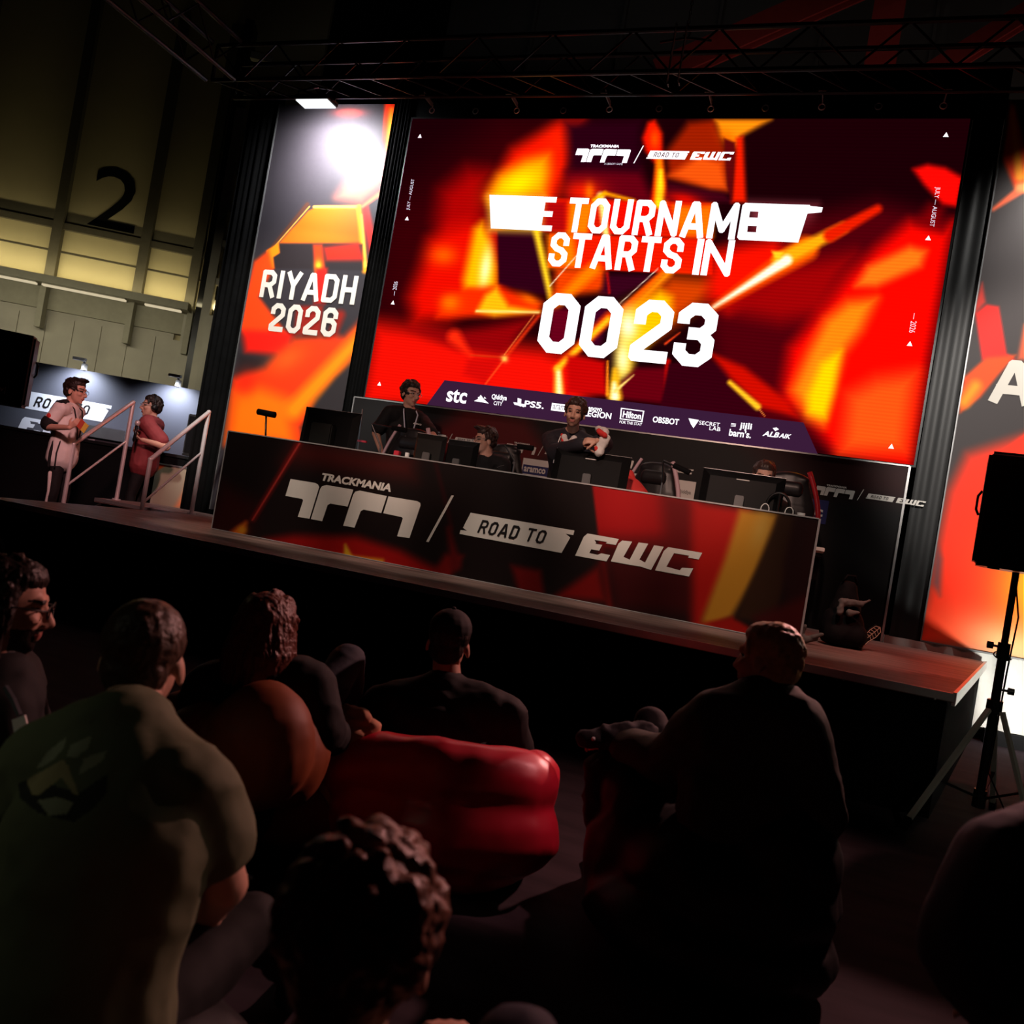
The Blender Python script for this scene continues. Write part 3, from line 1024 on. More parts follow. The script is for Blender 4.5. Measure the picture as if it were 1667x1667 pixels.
flat('sponsor_bar', FS, [[scr(724, 619), scr(1308, 688), scr(1331, 739), scr(695, 659)]], PUR, disp, .004)
# headline
pl = []
a, b, c = scr(800, 373), scr(793, 320), scr(1327, 394)
h1 = .385
z1 = float(scr(945, 379)[1])
x_of = lambda x, y: float(scr(x, y)[0])
pl += stroke_polys('E', x_of(872, 375), z1, x_of(898, 375), h1, .062)
pl += stroke_polys('TOURNAM', x_of(920, 376), z1, x_of(1196, 388), h1, .066, 0, .16)
pl += stroke_polys('E', x_of(1200, 388), z1, x_of(1240, 388), h1, .085)
pl += [[(x_of(800, 370), z1), (x_of(878, 375), z1), (x_of(884, 330), z1 + h1), (x_of(796, 325), z1 + h1)],
       [(x_of(1230, 388), z1), (x_of(1300, 392), z1), (x_of(1318, 340), z1 + h1), (x_of(1236, 335), z1 + h1)],
       [(x_of(1300, 340), z1 + h1 - .1), (x_of(1338, 343), z1 + h1 - .07), (x_of(1340, 335), z1 + h1 - .02), (x_of(1300, 335), z1 + h1)],
       [(x_of(1205, 388), z1), (x_of(1215, 388), z1), (x_of(1222, 335), z1 + h1), (x_of(1212, 335), z1 + h1)]]
z2 = float(scr(1000, 440)[1])
pl += stroke_polys('STARTS', x_of(891, 433), z2, x_of(1107, 443), h1 * .99, .066, 0, .16)
pl += stroke_polys('I', x_of(1120, 443), z2, x_of(1146, 443), h1 * .99, .07)
pl += stroke_polys('N', x_of(1141, 444), z2, x_of(1188, 449), h1 * .99, .066)
flat('headline_lettering', FS, pl, WHT, disp, .006)
z3, h3 = float(scr(980, 583)[1]), .665
pl = stroke_polys('00', x_of(872, 572), z3, x_of(1002, 583), h3, .128, 0, .12)
pl += stroke_polys('23', x_of(1022, 586), z3, x_of(1156, 598), h3, .128, 0, .12)
flat('countdown_digits', FS, pl, WHT, disp, .006)
# event mark at the top, dates and pointers at the sides
cx, cz = scr(1037, 252)
s0 = (x_of(1193, 255) - x_of(935, 255)) / (MARK[12][2][0] - MARK[0][8][0])
mark(FS, cx + .02, cz, s0, WHT, glow('led_dark', (.10, 0.02, .03), 1), disp, .006)
mb = MB()
x0, x1 = scr(984, 267), scr(1014, 267)
font_add(mb, FS, 'A UBISOFT GAME', (x0[0] + x1[0]) / 2, x0[1], x1[0] - x0[0], .022, e=.006)
mb.build('small_line', WHD, disp)
for x, y in ((684, 222), (663, 356), (640, 493), (618, 625), (1540, 220), (1511, 388), (1481, 560), (1451, 727)):
    p = scr(x, y)
    MB().add([FS.P(p[0] + a, p[1] + b, .006) for a, b in ((-.025, -.02), (.025, -.02), (0, .026))], [(0, 1, 2)]).build('pointer_mark', WHT, disp)
for txt, x, y, ln, rt in (('JULY \u2014 AUGUST', 669, 317, .37, 1), ('\u2014 2026', 643, 470, .17, 1), ('JULY \u2014 AUGUST', 1521, 337, .385, -1), ('\u2014 2026', 1487, 526, .19, -1)):
    p = scr(x, y)
    mb = MB()
    font_add(mb, FS, txt, p[0], p[1], ln, .052, rt * math.pi / 2, .0, 0, .006)
    mb.build('date_lettering', WHD, disp)
# sponsor row
mb = MB()


def endlogo():
    global mb
    mb.build('sponsor_logo', WHT, disp)
    mb = MB()


def stx(txt, x, y, wpx, hpx, bold=.03, shear=0.0):
    p = scr(x, y)
    k = np.hypot(*(scr(x + 10, y) - scr(x, y))) / 10
    font_add(mb, FS, txt, p[0], p[1], wpx * k, hpx * k, 0, min(bold, .022) if hpx > 7 else 0, shear, .006)


def spoly(*pts): mb.add([FS.P(*scr(x, y), .006) for x, y in pts], [tuple(range(len(pts)))])


stx('stc', 744, 645, 33, 20, .025)
endlogo()
spoly((772, 653), (778, 650), (783, 643), (788, 650), (796, 657), (785, 655))
spoly((778, 647), (781, 646), (780, 649)), spoly((789, 646), (792, 649), (788, 649))
stx('Qiddiya', 813, 648, 25, 10), stx('CITY', 811, 657, 14, 6)
endlogo()
spoly((843, 648), (849, 650), (848, 662), (843, 660)), spoly((836, 655), (843, 656), (843, 660), (838, 659)), spoly((848, 657), (857, 659), (853, 663), (848, 661))
stx('PS5.', 870, 659, 32, 10, .03)
endlogo()
spoly((899, 656), (938, 661), (936, 673), (897, 668))
endlogo()
stx('Lenovo', 967, 665, 27, 8, .02), stx('LEGION', 973, 675, 45, 10, .05)
endlogo()
for q in (((1011, 664), (1049, 669), (1049, 670.5), (1011, 665.5)), ((1011, 665), (1013, 665), (1011, 682), (1009, 682)), ((1009, 681), (1046, 686), (1046, 687.5), (1009, 682.5)), ((1047, 669), (1049, 669), (1046, 687), (1044, 687))):
    spoly(*q)
stx('Hilton', 1029, 676, 30, 11, .03), stx('FOR THE STAY', 1027, 689, 37, 4.5, .03)
endlogo()
stx('OBSBOT', 1084, 685, 43, 10, .04)
endlogo()
spoly((1121, 681), (1138, 684), (1129, 697), (1125, 691)), stx('SECRET', 1155, 690, 34, 6.5, .05), stx('LAB', 1164, 698, 18, 6.5, .05)
endlogo()
stx('\u2261', 1194, 692, 8, 5), stx('jijli', 1214, 695, 20, 14, .03), stx('barn\u2019s.', 1205, 706, 36, 12, .05)
endlogo()
stx('ALB', 1255, 707, 27, 9, .03, .3), stx('AIK', 1278, 710, 20, 8, .03, .3), spoly((1258, 697), (1264, 696), (1268, 699), (1262, 702))
endlogo()
mb = MB()
stx('aramco', 915, 664, 30, 7, .02)
mb.v = [(p[0], p[1] - .003, p[2]) for p in mb.v]
mb.build('box_lettering', glow('led_purple_dark', L3((60, 30, 66)), 1), disp)

# ---- printed backdrop below the screen
BX0, BX1 = float(onY(578, 648, YS)[0]), float(onY(1467, 845, YS)[0])
back = empty('backdrop', (0, 0, 0), 'dark printed backdrop wall with repeated small logos, right under the screen', 'backdrop')
LB = [('p', [(700, 700), (760, 660), (860, 680), (900, 740), (800, 800), (690, 760)], (150, 4, 4), 22), ('p', [(1180, 700), (1500, 730), (1480, 820), (1330, 800), (1240, 760)], (80, 4, 4), 30, .9)]
picture('print', yframe(YS - .012), BX0, BX1, ST, SZ0 - .015, 200, 60, (20, 12, 12), LB, artmat('backdrop_print'), back, gain=.3)
MB().box((BX0, YS - .01, ST), (BX1, YS + .05, SZ0 - .01)).build('panel', BLACK, back)
mb = MB()
mb.bar((BX0, YS - .015, SZ0 - .018), (BX1, YS - .015, SZ0 - .018), .02, .014).bar((BX1, YS - .015, ST), (BX1, YS - .015, SZ0 - .02), .02, .016).bar((BX0, YS - .015, ST), (BX0, YS - .015, SZ0 - .02), .014, .012)
mb.build('frame', ALU, back)
FB = yframe(YS - .012)
PRW = mat('print_white', (0.62, 0.58, 0.53), 0.6, var=0.05)
PRG = mat('print_grey', (0.22, 0.2, 0.18), 0.6, var=0.05)
PRK = mat('print_black', (0.008, 0.006, 0.006), 0.6)
for k in range(5):
    mark(FB, -2.92 + (k - 1) * 1.09, 2.07, .262, PRW, PRK, back, .004)
PRB = mat('print_navy', (0.012, 0.014, 0.09), 0.6, var=.1)
for k, (x, txt, bg, fg, hh) in enumerate(((-3.3, 'stc', PRB, PRW, .09), (-2.95, 'aramco', PRW, PRK, .055), (-2.45, 'PS5', PRK, PRW, .07), (-1.85, 'LEGION', PRW, PRK, .05), (-1.36, 'Qiddiya', PRW, PRG, .05), (-1.0, 'stc', PRB, PRW, .09), (-.6, 'Hilton', PRW, PRK, .06), (-.07, 'stc', PRB, PRW, .09))):
    o = flat('sponsor_card', FB, [[(x - .15, 1.74), (x + .15, 1.74), (x + .15, 1.97), (x - .15, 1.97)]], bg, back, .004)
    m2 = MB()
    if txt == 'aramco':
        flat('band', FB, [[(x - .14, 1.80), (x + .15, 1.80), (x + .15, 1.90), (x - .14, 1.90)]], PRB, o, .006)
        fg = PRW
    font_add(m2, FB, txt, x + (.05 if txt == 'Qiddiya' else 0), 1.85, .25 if len(txt) > 3 and txt != 'Qiddiya' else (.13 if txt == 'Qiddiya' else .22), hh, 0, .03, 0, .008)
    m2.build('card_lettering', fg, o)

# ---- banners either side
def Z_(*q): return [(360 + .36 * x, 120 + .36 * y) for x, y in q]
def pZ(pts, col, soft, al=1): return ('p', Z_(*pts), col, soft * .36, al)
def lZ(a, b, col, soft, al=1): return ('l', (360 + .36 * a[0], 120 + .36 * a[1], .36 * a[2]), (360 + .36 * b[0], 120 + .36 * b[1], .36 * b[2]), col, soft * .36, al)
def bZ(x, y, rx, ry, rot, col, al=1): return ('b', 360 + .36 * x, 120 + .36 * y, .36 * rx, .36 * ry, rot, col, al)


LBN = [
    pZ([(740, 120), (800, 120), (790, 230), (760, 370), (735, 300)], (235, 40, 5), 12), lZ((770, 160, 14), (755, 340, 14), (255, 130, 0), 10),
    pZ([(740, 370), (610, 440), (520, 560), (640, 590), (740, 480)], (190, 90, 70), 40, .8), bZ(580, 175, 60, 18, 0, (220, 60, 50), .6),
    pZ([(395, 620), (430, 605), (620, 605), (635, 765), (265, 765)], (222, 84, 10), 5), pZ([(265, 765), (320, 700), (640, 740), (635, 768)], (222, 96, 16), 20, .6),
    lZ((420, 602, 10), (625, 602, 12), (250, 170, 70), 4), lZ((625, 605, 22), (650, 890, 24), (255, 150, 20), 8), lZ((635, 640, 8), (652, 870, 10), (255, 200, 80), 6), lZ((650, 610, 26), (690, 800, 40), (215, 30, 20), 14),
    lZ((640, 600, 14), (740, 525, 22), (225, 95, 60), 6), lZ((215, 800, 12), (390, 590, 18), (70, 40, 30), 4), lZ((225, 800, 4), (400, 600, 4), (240, 160, 60), 2),
    pZ([(265, 770), (640, 770), (640, 890), (210, 880)], (34, 28, 30), 8), pZ([(470, 790), (620, 770), (640, 840), (480, 840)], (225, 30, 10), 22), pZ([(418, 775), (455, 775), (470, 900), (425, 900)], (220, 50, 10), 12), bZ(440, 870, 16, 26, 0, (255, 170, 30)),
    pZ([(205, 800), (260, 765), (265, 810), (235, 830), (240, 880), (215, 880)], (240, 120, 10), 6),
    pZ([(150, 850), (215, 800), (235, 880), (170, 1010), (300, 1180), (110, 1180), (80, 1150)], (240, 60, 8), 16), pZ([(95, 1160), (330, 1170), (290, 1270), (110, 1260)], (225, 20, 6), 26), pZ([(430, 880), (480, 880), (470, 1040), (420, 1040)], (170, 20, 12), 14),
    pZ([(340, 1050), (460, 1050), (450, 1180), (330, 1180)], (130, 24, 14), 14), lZ((540, 1090, 40), (500, 1190, 40), (130, 24, 14), 14),
    pZ([(80, 1270), (190, 1290), (160, 1360), (60, 1390)], (32, 27, 29), 26),
    pZ([(20, 1680), (50, 1380), (200, 1330), (330, 1200), (470, 1190), (560, 1190), (660, 1090), (640, 1220), (560, 1320), (420, 1460), (360, 1680)], (236, 52, 6), 30),
    pZ([(30, 1660), (60, 1440), (170, 1420), (300, 1470), (330, 1670)], (255, 112, 0), 50), lZ((330, 1520, 80), (640, 1180, 60), (255, 132, 0), 26), bZ(110, 1400, 50, 60, 30, (235, 30, 5), .7),
    bZ(300, 1290, 90, 50, -30, (250, 90, 20), .7), pZ([(360, 1600), (520, 1380), (660, 1260), (640, 1620), (380, 1680)], (40, 35, 37), 20),
]
ban = empty('banner', (-6.28, YS, ST), 'tall printed banner reading RIYADH 2026 left of the screen', 'banner', 'tall printed banners beside the screen')
LX0, LX1, BZ1 = -7.1, -5.465, 5.95
am = artmat('banner_print')
bpr = picture('print', yframe(YS), LX0, LX1, ST + .06, BZ1, 150, 420, (42, 38, 42), LBN, am, ban)
bpr.location = -ban.location
ban_o = Vector(ban.location)
rel(MB().box((LX0, YS + .002, ST + .06), (LX1, YS + .06, BZ1)), ban_o).build('panel', BLACK, ban)
mb = MB()
mb.bar((LX0, YS - .008, ST + .06), (LX0, YS - .008, BZ1), .016, .012)
rel(mb, ban_o).build('frame', GREYM, ban)
bx = lambda x, y: float(FS.px(360 + .36 * x, 120 + .36 * y)[0])
bz = lambda x, y: float(FS.px(360 + .36 * x, 120 + .36 * y)[1])
zr = (bz(180, 1010) + bz(590, 1045)) / 2
pl = stroke_polys('RIYADH', bx(172, 1010), zr, bx(602, 1045), .35, .062, 0, .18)
z6 = (bz(215, 1165) + bz(500, 1190)) / 2
pl += stroke_polys('2026', bx(212, 1165), z6, bx(515, 1190), .355, .064, 0, .2)
o = flat('city_lettering', FS, pl, mat('print_cream', (0.55, 0.51, 0.45), 0.6), bpr, .004)

def R_(*q): return [(1480 + .36 * x, 150 + .36 * y) for x, y in q]
def pR(pts, col, soft, al=1): return ('p', R_(*pts), col, soft * .36, al)
def lR(a, b, col, soft, al=1): return ('l', (1480 + .36 * a[0], 150 + .36 * a[1], .36 * a[2]), (1480 + .36 * b[0], 150 + .36 * b[1], .36 * b[2]), col, soft * .36, al)
def bR(x, y, rx, ry, rot, col, al=1): return ('b', 1480 + .36 * x, 150 + .36 * y, .36 * rx, .36 * ry, rot, col, al)


RBN = [
    pR([(455, 40), (480, 60), (540, 300), (560, 460), (480, 440), (420, 300)], (235, 60, 10), 14), lR((465, 90, 14), (500, 380, 44), (255, 150, 20), 12),
    lR((380, 530, 16), (520, 430, 40), (225, 95, 60), 8), lR((500, 430, 40), (640, 430, 30), (235, 140, 80), 12),
    pR([(300, 960), (330, 860), (345, 950), (300, 1000)], (190, 50, 40), 12), pR([(300, 1000), (350, 960), (405, 970), (440, 1180), (480, 1210), (330, 1210)], (215, 30, 22), 10), pR([(490, 1210), (520, 1050), (620, 1050), (620, 1210)], (190, 80, 50), 14),
    pR([(250, 1290), (350, 1200), (480, 1190), (400, 1280), (320, 1380), (230, 1450)], (240, 70, 10), 14), lR((300, 1330, 50), (250, 1400, 50), (255, 140, 10), 20),
    pR([(400, 1640), (500, 1560), (620, 1480), (640, 1640)], (235, 40, 10), 14), pR([(470, 1650), (640, 1530), (640, 1700), (420, 1700)], (255, 160, 20), 20),
    ('p', [(1575, 740), (1700, 700), (1720, 1060), (1490, 1050), (1520, 920), (1545, 800)], (245, 45, 15), 18), ('p', [(1524, 880), (1534, 910), (1530, 970), (1518, 950)], (110, 60, 60), 8),  # last small patch: a shadow shape painted into the print
    ('b', 1680, 950, 60, 80, 0, (255, 150, 20), .95), ('b', 1640, 1050, 90, 40, 15, (255, 190, 130), .8),  # last blob: glow of the foot lamp painted into the print
]
ban2 = empty('banner', (1.9, YS, .8), 'tall printed banner at the photo right edge, with the white letter A', 'banner', 'tall printed banners beside the screen')
RX0, RX1 = float(onY(1571, 600, YS)[0]), 2.75
p2 = picture('print', yframe(YS), RX0, RX1, .80, BZ1, 120, 380, (56, 50, 50), RBN, am, ban2)
p2.location = -ban2.location
b2o = Vector(ban2.location)
rel(MB().box((RX0, YS + .002, .80), (RX1, YS + .06, BZ1)), b2o).build('panel', BLACK, ban2)
mb = MB()
mb.bar((RX0, YS - .008, .80), (RX0, YS - .008, BZ1), .012, .008).bar((RX0, YS - .008, .80), (RX1, YS - .008, .80), .014, .014, up=(0, 1, 0))
rel(mb, b2o).build('frame', GREYM, ban2)
q0, q1 = onY(1612, 653, YS), onY(1655, 656, YS)
pl = stroke_polys('A', float(q0[0]) - .01, float(q0[2]) - .01, float(q0[0]) + .33, .41, .085, 0, .2)
flat('city_lettering', FS, pl, MATS['print_cream'], p2, .004)

# ---- drapes and fabric between and below
for lab, x0, x1, y, z0, z1 in (
        ('narrow black drape between the RIYADH banner and the screen', LX1 + .005, SX0 - .03, YS + .02, ST, 6.2),
        ('glossy black drape between the screen and the banner with letter A', SX1 + .03, RX0 - .01, YS + .02, ST, 6.2),
        ('black drape return left of the RIYADH banner', -7.62, LX0 - .02, YS + .06, 0, 6.1),
        ('black header drape with eyelets above the screen', SX0 - .2, SX1 + .3, YS + .03, SZ1 + .03, SZ1 + .55)):
    n, mb = 26, MB()
    vs = []
    for i in range(n + 1):
        x = x0 + (x1 - x0) * i / n
        vs.append((x, y + (.004 * math.sin(i * .5) if 'glossy' in lab else .012 * math.sin(i * 1.3) + .008 * math.sin(i * .7 + 1))))
    mb.prism(vs + [(x1, y + .06), (x0, y + .06)], z0, z1)
    tag(mb.build('drape', DRAPE if 'glossy' not in lab else mat('glossy_drape', (0.007, 0.007, 0.007), .45, var=.3, scale=3)), lab, 'drape')
CLOTH = mat('pale_cloth', (0.42, 0.42, 0.39), 0.8, var=0.25, scale=4, bump=0.4)
for lab, x0, x1, z1 in (('pale wrinkled cloth hanging below the banner with letter A', .76, 3.1, .79), ('pale cloth strip hanging beside the landing, left of the desk', -6.72, -6.5, .0)):
    if z1 == 0: continue
    mb, n, k = MB(), 70, 8
    vs = []
    for j in range(k + 1):
        for i in range(n + 1):
            x = x0 + (x1 - x0) * i / n
            z = .13 + (z1 - .13) * j / k
            vs.append((x, YS - .0 + .02 * math.sin(i * .9 + j * .3) + .012 * noise.noise(Vector((x * 9, z * 5, 0))), z))
    fs = [(j * (n + 1) + i, j * (n + 1) + i + 1, (j + 1) * (n + 1) + i + 1, (j + 1) * (n + 1) + i) for j in range(k) for i in range(n)]
    mb.add(vs, fs)
    mb.box((x0, YS + .05, .1), (x1, YS + .07, z1))
    tag(mb.build('skirt_cloth', CLOTH, smooth=True), lab, 'cloth')
mb = MB().box((1.7, YS - .05, 0), (4.2, YS + .06, .125))
tag(mb.build('plinth', BLACK), 'low black plinth on the carpet under the pale cloth', 'plinth')

# ================================================================== truss and its fittings
TY, TZ0, TZ1 = 8.1, 5.75, 6.16
truss = empty('truss', (-2.8, TY, TZ0), 'long black lighting truss across the top above the screen', 'truss')
TO = Vector((-2.8, TY, TZ0))
TX0, TX1 = -7.35, 3.4
for z in (TZ0, TZ1):
    for y in (TY - .2, TY + .2):
        rel(MB().tube([(TX0, y, z), (TX1, y, z)], .025, 10), TO).build('chord', BLACKM, truss)
k = 26
for i in range(k):
    xa, xb = TX0 + (TX1 - TX0) * i / k, TX0 + (TX1 - TX0) * (i + 1) / k
    mb = MB()
    for y in (TY - .2, TY + .2):
        mb.tube([(xa, y, TZ0 if i % 2 else TZ1), (xb, y, TZ1 if i % 2 else TZ0)], .011, 6)
    mb.tube([(xa, TY - .2, TZ0), (xb, TY + .2, TZ0)], .011, 6)
    rel(mb, TO).build('brace', BLACKM, truss)
for x in (TX0, TX1):
    for y in (TY - .2, TY + .2):
        rel(MB().bar((x, y, TZ0), (x, y, TZ1), .03, .03), TO).build('end_post', BLACKM, truss)
tr2 = empty('truss', (-7.2, 7.0, TZ0), 'short black truss running forward above the RIYADH banner', 'truss')
for z in (TZ0 - .02, TZ1 + .02):
    for x in (-7.4, -7.0):
        rel(MB().tube([(x, 5.7, z), (x, 7.86, z)], .025, 8), (-7.2, 7, TZ0)).build('chord', BLACKM, tr2)
for i in range(6):
    for x in (-7.4, -7.0):
        mb = MB()
        mb.tube([(x, 5.7 + i * .36, TZ0 if i % 2 else TZ1), (x, 6.06 + i * .36, TZ1 if i % 2 else TZ0)], .011, 6)
        rel(mb, (-7.2, 7, TZ0)).build('brace', BLACKM, tr2)
STRAP = mat('webbing', (0.10, 0.095, 0.09), 0.6, var=.2)
for i, (px, y0, y1) in enumerate(((703, 135, 180), (841, 132, 180), (992, 130, 178), (1157, 126, 177), (1338, 120, 174), (1536, 114, 172))):
    p = onY(px, y1, 8.55)
    q = Vector((p[0], TY + .2, TZ0))
    root = empty('screen_hanger', p, '%s black webbing hanger with shackle over the screen' % ('leftmost', 'second from left', 'third from left', 'third from right', 'second from right', 'rightmost')[i], 'hanger', 'webbing hangers along the truss')
    O = Vector(p)
    mb = MB()
    t = Vector(p) + Vector((0, 0, .06))
    mb.bar(q + Vector((0, 0, .03)), t, .05, .008, up=(1, 0, 0)).tube([q + Vector((-.03, -.03, 0)), q + Vector((.03, -.03, 0)), q + Vector((.03, .03, 0)), q + Vector((-.03, .03, 0))], .008, 6, True)
    rel(mb, O).build('webbing', STRAP, root)
    ring = [Vector(p) + Vector((.03 * math.cos(a), 0, .03 * math.sin(a))) for a in np.linspace(0, 2 * math.pi, 17)[:-1]]
    rel(MB().tube(ring, .006, 6, True).tube([Vector(p) + Vector((0, 0, .03)), t], .008, 6), O).build('shackle', STEEL, root, smooth=True)
for i, (px, py) in enumerate(((774, 181), (917, 180), (1073, 177), (1430, 173), (1246, 176))):
    p = onY(px, py, YS - .02)
    ring = [Vector((.032 * math.cos(a), 0, .032 * math.sin(a))) for a in np.linspace(0, 2 * math.pi, 17)[:-1]]
    o = MB().tube(ring, .006, 6, True).build('lifting_eye', STEEL, None, p, True)
    tag(o, '%s steel lifting eye in the black header above the screen' % ('first from left', 'second from left', 'third from left', 'rightmost', 'fourth from left')[i], 'ring', 'lifting eyes along the header')
for i, (px, py) in enumerate(((1086, 132), (1104, 130))):
    p = Vector(onY(px, py, TY - .22))
    mb = MB().bar((0, 0, 0), (0, 0, TZ1 - p.z + .05), .05, .008, up=(1, 0, 0)).bar((0, 0, .0), (.02, -.01, -.05), .045, .01, up=(1, 0, 0))
    tag(mb.build('ratchet_strap', STRAP, None, p), '%s of two grey straps wrapped round the truss below the chain hoist' % ('left', 'right')[i], 'strap')
p = Vector(onY(1117, 62, TY))
root = empty('chain_hoist', p, 'black chain hoist hook and chain holding the truss', 'hoist')
mb = MB()
for i in range(40):
    c = Vector((0, 0, .12 + i * .045))
    d = Vector((1, 0, 0)) if i % 2 else Vector((0, 1, 0))
    mb.tube([c + d * (.012 * math.cos(a)) + Vector((0, 0, .028 * math.sin(a))) for a in np.linspace(0, 2 * math.pi, 9)[:-1]], .005, 5, True)
mb.build('chain', GREYM, root)
MB().tube([(0, 0, .12), (.03, 0, .05), (.02, 0, 0), (-.02, 0, 0), (-.025, 0, .03)], .012, 8).build('hook', GREYM, root, smooth=True)
MB().tube([(0, 0, 0), (-.25, 0, TZ1 - p.z + .0)], .012, 6).tube([(0, 0, 0), (.25, 0, TZ1 - p.z + .0)], .012, 6).build('sling', BLACKM, root)
MB().box((-.09, -.09, .45), (.09, .09, .95)).build('motor', BLACKP, root, bevel=.02)
# visible banner lamp
lp = Vector(onY(514, 170, 8.25))
lamp = empty('floodlight', lp, 'white-faced floodlight hanging above the RIYADH banner', 'lamp')
mb = MB().box((-.23, -.11, .015), (.23, .11, .07))
mb.build('housing', BLACKP, lamp, bevel=.008)
MB().box((-.21, -.095, .0), (.21, .095, .014)).build('lens', glow('lamp_face', (.95, .97, 1), 1.1), lamp)
MB().tube([(.24, 0, .04), (.27, 0, .16), (0, 0, .2), (-.27, 0, .16), (-.24, 0, .04)], .012, 6).build('yoke', BLACKM, lamp)
MB().tube([(0, 0, .2), (0, -.15, TZ0 - lp.z)], .015, 6).build('stem', BLACKM, lamp)
spot('banner_lamp_light', lp + Vector((.0, 0, -.03)), (-6.1, 8.84, lp.z - .30), 1100, (0.95, 0.96, 1.0), 150, 1.0, 0.1)

# ================================================================== the players' desk
DX0, DX1 = float(onY(345, 860, YD)[0]), float(onY(1333, 845, YD)[0])
DZ0, DZ1 = ST + .004, float(onY(840, 771, YD)[2])
desk = empty('desk', ((DX0 + DX1) / 2, YD, ST), 'long desk with a red and black printed front facing the crowd', 'desk')
DO = Vector(desk.location)
def D_(*q): return [(340 + .6 * x, 680 + .6 * y) for x, y in q]
def pD(pts, col, soft, al=1): return ('p', D_(*pts), col, soft * .6, al)
def lD(a, b, col, soft, al=1): return ('l', (340 + .6 * a[0], 680 + .6 * a[1], .6 * a[2]), (340 + .6 * b[0], 680 + .6 * b[1], .6 * b[2]), col, soft * .6, al)
def bD(x, y, rx, ry, rot, col, al=1): return ('b', 340 + .6 * x, 680 + .6 * y, .6 * rx, .6 * ry, rot, col, al)


LDK = [
    pD([(-10, 290), (40, 180), (130, 230), (110, 340), (-10, 320)], (70, 6, 6), 40, .8),
    pD([(235, 60), (560, 110), (560, 170), (200, 120)], (90, 16, 10), 40, .8), lD((250, 60, 14), (120, 275, 10), (150, 20, 14), 8), lD((252, 60, 3), (118, 278, 2), (235, 80, 70), 2),
    lD((75, 320, 40), (100, 285, 8), (255, 110, 20), 8), bD(90, 305, 14, 12, 0, (255, 170, 40)),
    pD([(150, 330), (230, 318), (400, 322), (520, 360), (640, 420), (640, 440), (300, 370)], (190, 12, 8), 20), lD((255, 362, 6), (470, 388, 10), (255, 180, 40), 6), lD((370, 345, 6), (378, 380, 26), (255, 190, 40), 5),
    lD((610, 100, 8), (660, 300, 10), (60, 6, 10), 6), pD([(640, 370), (690, 375), (650, 440), (605, 425)], (140, 12, 10), 14), lD((650, 300, 8), (670, 400, 30), (110, 8, 8), 10),
    pD([(820, 400), (900, 415), (910, 480), (840, 470)], (130, 10, 8), 14), pD([(930, 490), (1060, 400), (1080, 500), (960, 490)], (150, 12, 8), 18), lD((1065, 350, 14), (1090, 520, 14), (150, 12, 8), 8),
    pD([(1040, 180), (1200, 205), (1330, 230), (1350, 330), (1310, 380), (1060, 350)], (190, 4, 6), 5), pD([(1050, 330), (1330, 330), (1320, 540), (1100, 520)], (84, 4, 6), 40, .9),
    pD([(1225, 200), (1340, 225), (1320, 400), (1240, 400)], (120, 2, 4), 30, .9),
    pD([(1310, 225), (1470, 250), (1420, 400), (1330, 580), (1310, 560)], (205, 20, 8), 22), pD([(1440, 248), (1545, 262), (1540, 330), (1420, 540), (1330, 590), (1340, 540), (1400, 380)], (225, 150, 40), 16), bD(1500, 300, 26, 60, 15, (235, 180, 80), .8), pD([(1330, 560), (1420, 540), (1500, 590), (1480, 600)], (190, 20, 8), 10),
    pD([(1545, 262), (1600, 270), (1590, 360), (1530, 560), (1430, 545)], (60, 30, 10), 12), pD([(1590, 265), (1660, 280), (1620, 500), (1560, 560), (1560, 400)], (44, 8, 8), 16), pD([(1480, 540), (1630, 480), (1610, 640), (1500, 610)], (80, 8, 8), 20),
]
pan = picture('print', FD, DX0, DX1, DZ0, DZ1, 420, 76, (27, 12, 11), LDK, artmat('desk_print'), None, gain=.62)
pan.parent = desk
pan.location = -DO
rel(MB().box((DX0, YD + .002, DZ0), (DX1, YD + .03, DZ1)), DO).build('front_panel', BLACK, desk)
mb = MB()
mb.bar((DX0, YD + .01, DZ1), (DX1, YD + .01, DZ1), .03, .01).bar((DX1, YD + .01, DZ0), (DX1, YD + .01, DZ1), .03, .016).bar((DX0, YD + .01, DZ0), (DX0, YD + .01, DZ1), .03, .014)
mb.bar((DX0, YD - .002, DZ0 + .002), (DX1, YD - .002, DZ0 + .002), .008, .006)
rel(mb, DO).build('edging', STEEL, desk)
mark(FD, MC[0], MC[1], 1.0, mat('vinyl_cream', (0.66, 0.60, 0.54), 0.6, var=.04), PRK, pan, .003)
TT = 1.45
rel(MB().box((DX0 + .02, YD + .04, TT - .03), (DX1 + .075, YD + .62, TT)), DO).build('tabletop', mat('pale_laminate', (.7, .62, .56), .5, var=.05), desk, bevel=.004)
for x in (DX0 + .06, -3.5, -1.8, DX1 - .06):
    for y in (YD + .1, YD + .56):
        rel(MB().box((x - .025, y - .025, ST), (x + .025, y + .025, TT - .03)), DO).build('leg', BLACKM, desk)

